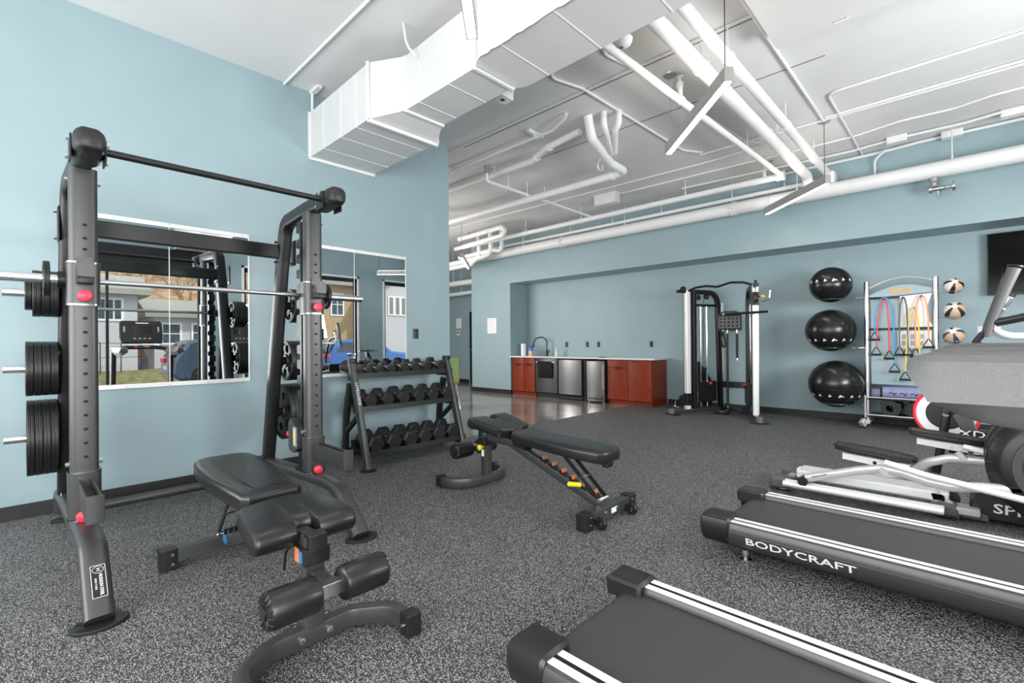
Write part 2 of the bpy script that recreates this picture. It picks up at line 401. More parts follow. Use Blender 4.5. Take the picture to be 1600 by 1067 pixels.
# corner bead at the end of the gym wall
b = MB(); box(b, XL-.004, XL+.002, YW-.006, YW+.003, .1, ZC); struct('trim_1', b, M_WALL)

# ------------------------------------------------------------------ wall mirrors (two panels each)
def wall_mirror(label, panels, z0, z1, cut=None):
    y0, y1 = panels[0], panels[-1]; t = thing('wall_mirror', label, 'mirror', (XL, y0, z0))
    for a, c in zip(panels, panels[1:]):
        b = MB(); box(b, XL+.002, XL+.008, a+.0015, c-.0015, z0, z1); obj('mirror_panel', b, M_MIRR, t, smooth=0)
    for z, s in ((z0, -1), (z1, 1)):
        b = MB(); box(b, XL+.001, XL+.014, y0-.004, y1+.004, z-.022 if s < 0 else z-.012, z+.012 if s < 0 else z+.022, .002); obj('edge_channel', b, M_TRIM, t)
        n = int((y1-y0)/.28)
        for k in range(n+1):
            b = MB(); yy = y0+.05+k*(y1-y0-.1)/n; cyl(b, (XL+.013, yy, z+s*.012), (XL+.0165, yy, z+s*.012), .005, 8); obj('screw', b, M_STEEL, t)
    for yy in (y0, y1): b = MB(); box(b, XL+.001, XL+.011, yy-.005, yy+.005, z0, z1); obj('edge_strip', b, M_TRIM, t)
    b = MB()
    for yy in panels[1:-1]: box(b, XL+.0079, XL+.0086, yy-.003, yy+.003, z0+.012, z1-.012)
    obj('seam', b, M_TRIM, t)
    return t
wall_mirror('frameless wall mirror behind the power rack, reflecting a treadmill', [.26, .86, 1.46], .887, 2.187)
wall_mirror('wall mirror above the dumbbell rack, reflecting teal wall', [1.925, 2.50, 3.146], .882, 2.193)
# outlets, papers on walls
def outlet(x, label):
    t = thing('wall_outlet', label, 'outlet', (x, YI, 1.148))
    b = MB(); box(b, x-.036, x+.036, YI-.006, YI, 1.092, 1.206, .004); obj('cover_plate', b, M_PLAS, t)
    for dz in (-.026, .026): b = MB(); box(b, x-.017, x+.017, YI-.008, YI-.005, 1.148+dz-.015, 1.148+dz+.015, .003); obj('socket', b, M_STEEL if 0 else M_BASE, t)
outlet(-6.55, 'black wall outlet nearest the faucet'); outlet(-5.99, 'black wall outlet above the wide steel fridge')
outlet(-5.70, 'black wall outlet above the narrow steel fridge'); outlet(-4.48, 'black wall outlet above the end of the cherry cabinets')
t = thing('wall_outlet', 'dark wall outlet above the dumbbell rack beside the mirror', 'outlet', (XL, 3.28, 1.32))
b = MB(); box(b, XL, XL+.006, 3.245, 3.325, 1.255, 1.375, .003); obj('cover_plate', b, mat('dark_plate', (.05, .05, .05), .4), t)
for dz in (-.026, .026): b = MB(); box(b, XL+.005, XL+.009, 3.27, 3.30, 1.315+dz-.014, 1.315+dz+.014, .002); obj('socket', b, M_BASE, t)
def page(name, label, cat, x0, x1, y, z0, z1, n=6):
    b = MB(); box(b, x0, x1, y-.004, y-.0005, z0, z1); o = tag(obj(name, b, M_PAPER), label, cat)
    b = MB(); h = (z1-z0)
    for k in range(n): box(b, x0+.03, x1-.03-(k % 3)*.03, y-.0048, y-.0038, z1-h*(k+1.2)/(n+1.5), z1-h*(k+1)/(n+1.5))
    obj('printed_lines', b, mat('grey_ink', (.45, .45, .45), .7), o); return o
page('notice_sheet', 'large white notice sheet taped on the teal pillar', 'notice', -8.53, -8.22, YB, 1.43, 1.80, 9)
page('hall_notice', 'small white notice on the dark hall wall', 'notice', -11.46, -11.22, 9.42, 1.66, 1.96, 6)
b = MB(); box(b, -11.44, -11.3, 9.40, 9.42, 1.44, 1.58, .006); o = tag(obj('thermostat', b, M_TRIM), 'white thermostat below the notice in the hall', 'thermostat')
b = MB(); box(b, -11.41, -11.33, 9.397, 9.401, 1.50, 1.55, .002); obj('display', b, M_BASE, o)
b = MB(); box(b, -11.40, -11.32, 9.412, 9.42, .48, .60, .004); o = tag(obj('hall_outlet', b, M_PLAS), 'black outlet low on the hall wall behind the green chair', 'outlet')
# television
t = thing('television', 'black flat television mounted on the back wall of the recess', 'television', (.95, 8.5, 2.13))
b = MB(); box(b, .181, 1.62, 8.45, 8.50, 1.748, 2.516, .008); obj('housing', b, M_PLAS, t)
b = MB(); box(b, .192, 1.61, 8.447, 8.452, 1.764, 2.506); obj('screen', b, mat('tv_glass', (.002, .002, .002), .12, spec=.12), t)
b = MB(); box(b, .7, 1.1, 8.50, YI-.001, 1.95, 2.3, .01); obj('wall_bracket', b, M_BLKM, t)
# small white plates on the wall
b = MB(); box(b, .09, .30, YI-.006, YI, 1.27, 1.36, .003); o = tag(obj('wall_plate', b, M_TRIM), 'white cover plate on the wall under the television', 'wall plate')
b = MB(); box(b, -1.56, -1.36, YI-.008, YI, 2.25, 2.42, .004); o = tag(obj('thermostat_plate', b, M_WALL), 'painted over wall plate just above the top exercise ball', 'wall plate')

# ================================================================== CEILING SERVICES
# main duct: deep outlet at the wall, transition, long run
t = thing('air_duct', 'white square duct running from the teal wall across the ceiling', 'duct', (-3.6, 2.4, 3.1))
def ductring(x, y0, y1, z0, z1): return [(x, y0, z0), (x, y1, z0), (x, y1, z1), (x, y0, z1)]
def loft(mb, rings, caps=True):
    n = len(rings[0]); vs = [p for r in rings for p in r]; fs = []
    for l in range(len(rings)-1):
        for i in range(n): fs.append([l*n+i, l*n+(i+1) % n, (l+1)*n+(i+1) % n, (l+1)*n+i])
    if caps: fs += [list(range(n))[::-1], [(len(rings)-1)*n+i for i in range(n)]]
    return mb.add(vs, fs)
b = MB(); loft(b, [ductring(XL, 2.035, 2.735, 3.083, 3.53), ductring(-3.60, 2.035, 2.735, 3.083, 3.555)]); obj('outlet_box', b, M_DUCT, t, smooth=0)
b = MB(); loft(b, [ductring(-3.60, 2.035, 2.735, 3.083, 3.555), ductring(-3.37, 2.243, 2.628, 3.148, 3.60)]); obj('transition', b, M_DUCT, t, smooth=0)
b = MB(); loft(b, [ductring(-3.37, 2.243, 2.628, 3.148, 3.60), ductring(-2.52, 2.243, 2.628, 3.148, 3.62)]); obj('duct_section', b, M_DUCT, t, smooth=0)
b = MB(); loft(b, [ductring(-2.52, 2.25, 2.64, 3.155, 3.62), ductring(-2.42, 2.20, 2.70, 3.16, 3.62), ductring(2.2, 2.20, 2.70, 3.16, 3.62)]); obj('duct_section', b, M_DUCT, t, smooth=0)
def flange(x, y0, y1, z0, z1, w=.028, th=.012):
    b = MB()
    loft(b, [ductring(x-th, y0-w*.4, y1+w*.4, z0-w, z0), ductring(x+th, y0-w*.4, y1+w*.4, z0-w, z0)])
    loft(b, [ductring(x-th, y0-w*.7, y0, z0-w*.3, z1), ductring(x+th, y0-w*.7, y0, z0-w*.3, z1)])
    loft(b, [ductring(x-th, y1, y1+w*.7, z0-w*.3, z1), ductring(x+th, y1, y1+w*.7, z0-w*.3, z1)])
    obj('flange', b, M_WHITE, t, smooth=0)
flange(XL+.015, 2.035, 2.735, 3.083, 3.53); flange(-3.60, 2.035, 2.735, 3.083, 3.56); flange(-3.365, 2.243, 2.628, 3.148, 3.60, .018); flange(-2.50, 2.243, 2.628, 3.148, 3.62, .014)
for xs_, ya, yb, za, zb in (((-4.45, -4.1, -3.82), 2.035, 2.735, 3.083, 3.53), ((-3.18, -2.80), 2.243, 2.628, 3.148, 3.6), ((-2.2, -1.75, -1.25, -.7, 0, .7), 2.2, 2.7, 3.16, 3.62)):
    for x in xs_: b = MB(); prism(b, [(ya-.004, za-.0035), (yb, za-.0035), (yb, za+.001), (ya+.001, za+.001), (ya+.001, zb), (ya-.004, zb)], x-.004, x+.004, 'x'); obj('seam_rib', b, M_WHITE, t, smooth=0)
b = MB(); tube(b, fillet([(-3.17, 2.22, 3.50), (-3.19, 2.16, 3.55), (-3.22, 2.15, 3.62), (-3.21, 2.12, ZC)], .03), .010, 6); obj('hanger_strap', b, M_WHITE, t)
b = MB(); tube(b, [(XL+.03, 2.05, 3.5), (XL+.03, 2.05, ZC)], .014, 8); box(b, XL+.01, XL+.20, 2.03, 2.075, ZC-.03, ZC); obj('hanger_strap', b, M_WHITE, t)
# dark joint under the duct where it was sealed, and cord hanging
b = MB(); random.seed(3)
pp_ = [(-2.40+.04*k, 2.197+random.uniform(-.003, .003), 3.158+random.uniform(-.006, .004)) for k in range(24)]; tube(b, pp_, .003, 5); obj('seal_joint', b, mat('grey_sealant', (.2, .19, .18), .8), t)
# ceiling box by the window side
b = MB(); box(b, -1.11, 1.6, 2.9, 4.30, 3.58, ZC, .004); o = tag(obj('ceiling_unit', b, M_DUCT), 'flat white ceiling box beyond the pendant lamp', 'ceiling unit')
b = MB(); box(b, -.72, -.60, 4.29, 4.315, 3.60, ZC, .004); tube(b, [(-.70, 4.24, 3.57), (-.62, 4.24, 3.57), (-.62, 4.24, 3.6)], .006, 6); obj('bracket', b, M_WHITE, o)

def pipe(name, label, pts, r, fil=.08, n=14, group=None, m_=None):
    b = MB(); tube(b, pts, r, n, fil=fil); o = obj(name, b, m_ or M_WHITE); tag(o, label, 'conduit' if 'conduit' in name else 'pipe', group); return o
def coupling(o, c, ax, r, L=.06, ears=False):
    c = Vector(c); a = Vector(ax).normalized(); b = MB(); lathe(b, [(r*.98, -L/2), (r*1.12, -L/2), (r*1.12, -L/6), (r*1.05, -L/6), (r*1.05, L/6), (r*1.12, L/6), (r*1.12, L/2), (r*.98, L/2)], c, a, 18)
    if ears: box(b, c.x-.02, c.x+.02, c.y-r*1.5, c.y+r*1.5, c.z-.015, c.z+.015, .004)
    return obj('coupling', b, M_WHITE, o)
def hanger(o, x, y, z, r, zt=ZC, ring_ax=(1, 0, 0)):
    b = MB(); tube(b, [(x, y, z+r), (x, y, zt)], .006, 6)
    lathe(b, [(r+.001, -.012), (r+.005, -.012), (r+.005, .012), (r+.001, .012)], (x, y, z), ring_ax, 16, caps=False); cyl(b, (x, y, z+r), (x, y, z+r+.03), .012, 8)
    return obj('hanger', b, M_WHITE, o)
# P1 big main along the back wall
p = pipe('main_pipe', 'thick white pipe running along the back wall above the recess', [(-9.0, 7.75, 3.262), (XR, 7.75, 3.262)], .096, 0, 24)
coupling(p, (-2.62, 7.75, 3.262), (1, 0, 0), .098, .07, True); coupling(p, (-6.0, 7.75, 3.262), (1, 0, 0), .098, .07, True)
for x in (-7.1, -4.55, -.12, -1.75): hanger(p, x, 7.75, 3.262, .097)
b = MB(); lathe(b, [(.05, .0), (.05, .05), (.035, .06), (.035, .11)], (-.28, 7.75, 3.17), (0, 0, -1), 14); lathe(b, [(.03, -.09), (.045, -.09), (.045, -.06), (.028, -.05), (.028, .05), (.02, .06), (.02, .12), (.055, .12), (.055, .145), (.02, .145)], (-.24, 7.75, 3.03), (1, 0, 0), 14); cyl(b, (-.24, 7.75, 3.0), (-.24, 7.75, 2.93), .018, 10)
obj('drain_valve', b, M_STEEL, p)
# P2, P3
p = pipe('sprinkler_main', 'white sprinkler main under the ceiling ending in a capped coupling', [(-8.9, 7.30, 3.47), (-1.80, 7.30, 3.47)], .045, 0, 16)
coupling(p, (-1.85, 7.30, 3.47), (1, 0, 0), .055, .10, True)
for x in (-6.6, -5.2, -3.2): hanger(p, x, 7.30, 3.47, .046)
b = MB(); cyl(b, (-2.05, 7.3, 3.5), (-2.05, 7.3, 3.60), .028); cyl(b, (-2.05, 7.3, 3.6), (-2.05, 7.3, 3.66), .012); obj('sprinkler_head', b, M_WHITE, p)
p = pipe('upper_pipe', 'slim white pipe between the sprinkler main and the thick wall pipe', [(-8.9, 7.9, 3.46), (-1.5, 7.9, 3.46)], .034, 0, 12)
for x in (-7.2, -5.9, -4.9, -3.9, -2.7, -1.95): hanger(p, x, 7.9, 3.46, .034)
# P4 mid pipe with elbow cluster
p = pipe('waste_pipe', 'white waste pipe crossing mid ceiling into an elbow', [(-7.1, 5.57, 3.45), (-3.25, 5.57, 3.45), (-3.25, 5.2, 3.47), (-3.08, 4.55, 3.52), (-3.05, 4.42, ZC)], .052, .10, 16)
coupling(p, (-3.45, 5.57, 3.45), (1, 0, 0), .054, .05); coupling(p, (-7.05, 5.57, 3.45), (1, 0, 0), .056, .08)
hanger(p, -5.0, 5.57, 3.45, .053); hanger(p, -3.4, 5.2, 3.46, .05)
for k, (dx, y) in enumerate(((.16, 4.50), (.30, 4.58))):
    b = MB(); tube(b, [(-3.12+dx*.2, 5.0, 3.49), (-3.06+dx*.8, 4.62, 3.56), (-3.05+dx, y, 3.60), (-3.05+dx, y, ZC)], .034, 12, fil=.08); obj('riser', b, M_WHITE, p)
p = pipe('offset_pipe', 'white pipe with a short sleeved offset high on the ceiling', [(-7.6, 4.75, 3.62), (-4.15, 4.75, 3.62), (-3.75, 4.55, 3.62), (-3.25, 4.55, 3.66)], .042, .15, 14)
coupling(p, (-4.05, 4.70, 3.62), (1, -.5, 0), .044, .06); coupling(p, (-3.72, 4.56, 3.62), (1, -.1, 0), .044, .05); hanger(p, -4.9, 4.75, 3.62, .042)
p = pipe('thin_conduit', 'thin white conduit on a strut channel beside the elbow pipes', [(-6.6, 4.30, 3.66), (-3.45, 4.30, 3.66), (-3.22, 4.22, 3.69), (-3.17, 4.19, 3.72)], .018, .1, 10)
for x in (-5.45, -3.72): b = MB(); box(b, x-.02, x+.02, 4.17, 4.43, 3.685, 3.725, .003); box(b, x-.026, x+.026, 4.28, 4.32, 3.64, 3.69, .003); obj('strut_channel', b, M_WHITE, p)
# P5 branch with valve
p = pipe('branch_pipe', 'white sprinkler branch turning up to a small valve', [(-4.96, 4.66, 3.66), (-4.96, 4.66, 3.52), (-4.97, 7.30, 3.50)], .024, .05, 12)
b = MB(); cyl(b, (-4.96, 4.66, 3.63), (-4.96, 4.66, 3.70), .034); cyl(b, (-4.96, 4.66, 3.7), (-4.96, 4.66, 3.72), .014); lathe(b, [(.001, 0), (.045, 0), (.045, .008), (.001, .008)], (-4.96, 4.66, 3.715), (0, 0, 1), 12); obj('valve', b, M_STEEL, p)
for y in (5.1, 5.95): hanger(p, -4.96, y, 3.51, .025, ring_ax=(0, 1, 0))
# Y pipes from the duct to the main
p = pipe('drop_pipe', 'thick white pipe running from the duct to the back wall main', [(-1.60, 2.715, 3.51), (-1.60, 7.62, 3.49), (-1.60, 7.75, 3.30)], .062, .1, 16)
for y in (3.98, 5.75, 6.7): coupling(p, (-1.60, y, 3.505), (0, 1, 0), .063, .04)
hanger(p, -1.6, 3.98, 3.505, .063, ring_ax=(0, 1, 0)); hanger(p, -1.6, 6.2, 3.5, .063, ring_ax=(0, 1, 0))
p = pipe('twin_pipe', 'second white pipe beside the thick one with a wall elbow', [(-1.40, 2.715, 3.51), (-1.38, 7.8, 3.50), (-1.38, 8.0, 3.50)], .047, 0, 16)
for y in (4.0, 5.7, 7.0): coupling(p, (-1.39, y, 3.505), (0, 1, 0), .048, .04); hanger(p, -1.39, y, 3.505, .048, ring_ax=(0, 1, 0))
b = MB(); box(b, -1.43, -1.30, 7.72, 7.99, 3.36, 3.52, .012); obj('elbow', b, M_WHITE, p)
p = pipe('sprinkler_branch', 'slim white sprinkler pipe passing under the pendant lamp', [(-2.02, 2.75, 3.50), (-1.84, 7.28, 3.48)], .034, 0, 14)
b = MB(); cyl(b, (-1.95, 4.35, 3.5), (-1.95, 4.35, 3.64), .024); cyl(b, (-1.95, 4.35, 3.6), (-1.95, 4.35, 3.65), .032); cyl(b, (-1.95, 4.35, 3.65), (-1.95, 4.35, 3.70), .012); lathe(b, [(.001, 0), (.035, 0), (.035, .006), (.001, .006)], (-1.95, 4.35, 3.70), (0, 0, 1), 12)
coupling(p, (-1.952, 4.35, 3.495), (0, 1, 0), .036, .09); obj('sprinkler_head', b, M_WHITE, p); hanger(p, -1.90, 6.1, 3.485, .035, ring_ax=(0, 1, 0))
# conduits on the ceiling
G = 'thin painted conduits on the ceiling'
zc = ZC-.016
def cond(label, pts, r=.013, fil=.12): return pipe('conduit', label, pts, r, fil, 8)
cond('straight conduit on the bare ceiling above the power rack', [(XL, 1.79, zc), (-.5, 1.79, zc)])
cond('long conduit bending beside the ceiling box beyond the lamp', [(-1.19, 2.8, zc), (-1.18, 6.45, zc)], .015)
cond('conduit turning a square corner toward the window wall', [(XR, 5.76, zc), (-1.02, 5.76, zc), (-1.02, 7.97, zc)], .013)
cond('lower of two straight conduits above the television side', [(XR, 6.42, zc), (-2.6, 6.42, zc)], .012)
cond('upper of two straight conduits above the television side', [(XR, 6.30, zc-.01), (-1.15, 6.36, zc)], .014)
cond('wavy conduit between the junction boxes and elbow drop', [(XR, 7.0, zc), (.2, 7.02, zc), (-.1, 7.12, zc), (-.55, 7.08, zc), (-1.0, 7.20, zc), (-4.4, 7.12, zc)], .013, .2)
cond('conduit feeding the row of small junction boxes', [(XR, 7.55, zc), (.3, 7.55, zc-.02), (0, 7.62, zc-.02), (-.6, 7.60, zc-.02), (-1.1, 7.68, zc-.02), (-3.4, 7.62, zc)], .016, .2)
cond('conduit hugging the top of the back wall', [(XR, 7.97, ZC-.03), (-.45, 7.97, ZC-.03), (-.8, 7.97, ZC-.05), (-4.2, 7.97, ZC-.03)], .02, .1)
cond('short drop conduit curving down to the thick wall pipe', [(-.75, 7.90, ZC-.05), (-.88, 7.93, 3.60), (-.88, 7.95, 3.38)], .014, .1)
cond('conduit leaving the junction box under the duct', [(-2.69, 2.80, 3.26), (-2.60, 2.95, 3.45), (-2.66, 3.25, zc), (-2.85, 3.55, zc), (-2.75, 3.9, zc), (-2.70, 6.1, zc), (-2.55, 6.35, zc)], .014, .15)
cond('conduit dropping from the duct edge in a loop', [(-2.12, 2.72, 3.66), (-2.2, 2.85, 3.70), (-2.15, 3.2, zc), (-2.28, 3.6, zc), (-2.2, 4.0, zc), (-2.02, 6.3, zc), (-1.9, 6.55, zc)], .013, .15)
cond('conduit crossing the ceiling past the waste elbow', [(-5.2, 3.95, zc), (-.9, 3.95, zc)], .008, 0)
cond('faint ceiling conduit nearest the duct', [(-4.7, 3.06, zc), (-2.85, 3.06, zc)], .012, 0)
cond('second faint ceiling conduit by the duct', [(-4.7, 3.13, zc), (-2.85, 3.13, zc)], .010, 0)
cond('cable conduit passing the white equipment box', [(-8.2, 6.6, zc), (-2.6, 6.75, zc), (-1.9, 6.7, zc)], .012, .1)
cond('conduit beside the television leaving the ceiling corner', [(.05, 4.36, zc), (.02, 4.6, zc), (.05, 4.75, zc), (.35, 4.8, zc)], .02, .08)
b = MB(); box(b, -2.80, -2.69, 2.705, 2.84, 3.20, 3.30, .006); o = tag(obj('junction_box', b, M_DUCT), 'white square junction box fixed to the side of the duct', 'junction box'); b = MB(); box(b, -2.76, -2.73, 2.75, 2.78, 3.196, 3.201); obj('knockout', b, M_BASE, o)
for x, y, lab in ((-.62, 7.62, 'junction box nearest the curved drop conduit'), (-.12, 7.90, 'junction box above the drain valve'), (.38, 7.62, 'junction box above the television')):
    b = MB(); box(b, x-.10, x+.10, y-.06, y+.05, ZC-.09, ZC-.005, .006); o = tag(obj('junction_box', b, M_WHITE), 'white '+lab, 'junction box', 'junction boxes along the back wall'); b = MB(); box(b, x-.08, x+.08, y-.063, y-.059, ZC-.08, ZC-.015); obj('cover', b, M_WHITE, o)
b = MB(); box(b, -4.68, -4.25, 6.95, 7.1, 3.56, ZC, .004); o = tag(obj('equipment_box', b, M_DUCT), 'white box fixed to the ceiling above the kitchenette', 'junction box'); b = MB(); box(b, -4.66, -4.27, 6.945, 6.951, 3.58, 3.73); obj('cover', b, M_WHITE, o)
# dome sensor by the duct
SX, SY = -1.795, 3.06
t = thing('ceiling_sensor', 'white dome sensor hanging beside the duct', 'sensor', (SX, SY, 3.42))
b = MB(); lathe(b, [(.002, -.055), (.03, -.052), (.055, -.035), (.066, -.01), (.068, .01), (.05, .03), (.02, .04)], (SX, SY, 3.40), (.1, -.1, 1), 20); obj('dome', b, M_WHITE, t)
b = MB(); cyl(b, (SX-.01, SY-.01, 3.342), (SX-.01, SY-.01, 3.35), .016, 12); obj('lens', b, M_STEEL, t)
b = MB(); tube(b, [(SX, SY, 3.43), (SX+.04, SY-.02, 3.52), (SX+.04, SY-.02, ZC)], .012, 8); obj('bracket', b, M_WHITE, t)
# recessed board joints of the cast ceiling
M_JNT = mat('ceiling_joint', (.10, .10, .10), .9)
for k, (y, xa, xb) in enumerate(((4.02, -4.7, -.95), (5.0, -7.5, -.9), (3.32, -4.7, -1.2))):
    b = MB(); box(b, xa, xb, y-.006, y+.006, ZC-.002, ZC+.01); struct('trim_%d' % (k+2), b, M_JNT)
# cluster of pipes over the hall
p = pipe('hall_pipe', 'fat white pipe curving above the hall entrance', [(-9.5, 5.0, 3.45), (-7.3, 5.30, 3.45), (-7.15, 5.57, 3.45)], .075, .1, 16); coupling(p, (-7.9, 5.22, 3.45), (1, .14, 0), .077, .05); hanger(p, -8.2, 5.2, 3.45, .076)
p0_ = p; p = pipe('grey_hall_pipe', 'grey pipe below the fat hall pipe', [(-9.6, 5.9, 3.34), (-7.6, 5.75, 3.40)], .07, 0, 14, m_=mat('grey_pipe', (.45, .45, .45), .5)); coupling(p, (-7.9, 5.77, 3.39), (1, -.07, .03), .072, .08); hanger(p, -8.6, 5.82, 3.37, .071)  # flat grey, darker than the white pipes around it
for k, (x0, r) in enumerate(((-8.15, .05), (-7.75, .055), (-7.4, .045))):
    p = pipe('u_bend_pipe', ('white U bend pipe nearest the hall lamp', 'middle white U bend pipe over the pillar', 'white U bend pipe farthest from the hall lamp')[k], [(x0+.02, 7.35, ZC), (x0, 7.40, 3.22), (x0-.30, 7.42, 3.06+.115*k), (x0-1.5, 7.42, 3.04+.115*k)], r, .16, 14, group='U bend pipes over the pillar')
p = pipe('looped_pipe', 'white looped pipe end hanging near the ceiling by the hall', [(-8.4, 7.0, 3.58), (-6.95, 6.95, 3.60), (-6.85, 6.95, 3.50), (-6.95, 6.95, 3.42), (-8.3, 7.0, 3.38)], .05, .09, 14); coupling(p, (-7.4, 6.96, 3.595), (1, 0, 0), .052, .05)
p = pipe('low_hall_pipe', 'low white pipe crossing in front of the hall wall', [(-12.5, 8.6, 2.90), (-9.35, 8.5, 2.86)], .075, 0, 14); coupling(p, (-9.5, 8.5, 2.86), (1, 0, 0), .08, .12); hanger(p, -10.5, 8.53, 2.87, .076); hanger(p, -9.45, 8.5, 2.86, .076)
p = pipe('lower_hall_pipe', 'lowest white pipe crossing in front of the hall wall', [(-12.5, 8.9, 2.62), (-9.2, 8.9, 2.65)], .055, 0, 12); hanger(p, -10.6, 8.9, 2.637, .056); hanger(p, -9.4, 8.9, 2.648, .056)
# pendant lamps
def pendant(label, cx, cy, z, L, cano=True):
    d = Vector((-math.sin(.762), math.cos(.762), 0)); s = Vector((d.y, -d.x, 0)); c = Vector((cx, cy, z))
    t = thing('pendant_lamp', label, 'lamp', (cx, cy, z), 0, 'linear pendant lamps')
    M = basis(c, d, s)
    M = Matrix((d, Vector((-d.y, d.x, 0)), Vector((0, 0, 1)))).transposed().to_4x4(); M.translation = c
    b = MB(); h = .098; w = .064; prof = [(-w/2, 0), (-w/2, h), (w/2, h), (w/2, 0), (w/2-.006, 0), (w/2-.006, h-.012), (-w/2+.006, h-.012), (-w/2+.006, 0)]
    prism(b, prof, -L/2, L/2, 'x'); b.xf(M); obj('housing', b, M_LAMP, t, smooth=0)
    b = MB(); box(b, -L/2+.006, L/2-.006, -w/2+.006, w/2-.006, .004, .02); b.xf(M); obj('diffuser', b, M_LED if cx > -5 else M_LEDDIM, t, smooth=0)
    for xe in (-L/2-.002, L/2-.006): b = MB(); box(b, xe, xe+.008, -w/2, w/2, 0, h); b.xf(M); obj('end_cap', b, M_LAMP, t, smooth=0)
    b = MB(); box(b, -L/2+.02, L/2-.02, -w/2+.012, w/2-.012, h-.002, h+.003); b.xf(M); obj('uplight_diffuser', b, M_LEDUP if cx > -5 else M_LEDDIM, t, smooth=0)
    for sx, r in ((-1, .0035), (1, .002)):
        q = c+d*sx*(L/2-.06); b = MB(); tube(b, [(q.x, q.y, z+h), (q.x, q.y, ZC)], r, 6); obj('suspension_cable', b, M_BLKM if sx < 0 else M_STEEL, t)
        b = MB(); lathe(b, [(.001, -.012), (.06, -.012), (.065, 0), (.001, 0)], (q.x, q.y, ZC), (0, 0, 1), 18); obj('canopy_disc', b, M_STEEL, t)
pendant('linear pendant lamp over the adjustable bench, crossing the sprinkler pipe', -1.628, 3.89, 3.005, 1.29)
pendant('linear pendant lamp in front of the back wall pipe', -1.61, 6.95, 3.005, 1.34)
pendant('linear pendant lamp hanging below the white duct', -1.66, 1.40, 3.005, 1.30)
pendant('added unseen pendant lamp behind the camera, filling the near end', -1.64, -1.1, 3.005, 1.30)  # unseen lamp added to carry the row's light behind the camera
pendant('added unseen pendant lamp brightening the cardio side by the window', 1.15, 3.9, 3.005, 1.30)  # added outside the view to brighten the ceiling and back wall
pendant('added unseen pendant lamp brightening the wall at the television end', 1.15, 6.95, 3.005, 1.30)  # extra lamp out of view, added to light the far wall
pendant('small distant pendant lamp over the hall entrance', -7.9, 6.75, 2.93, 1.45, True)

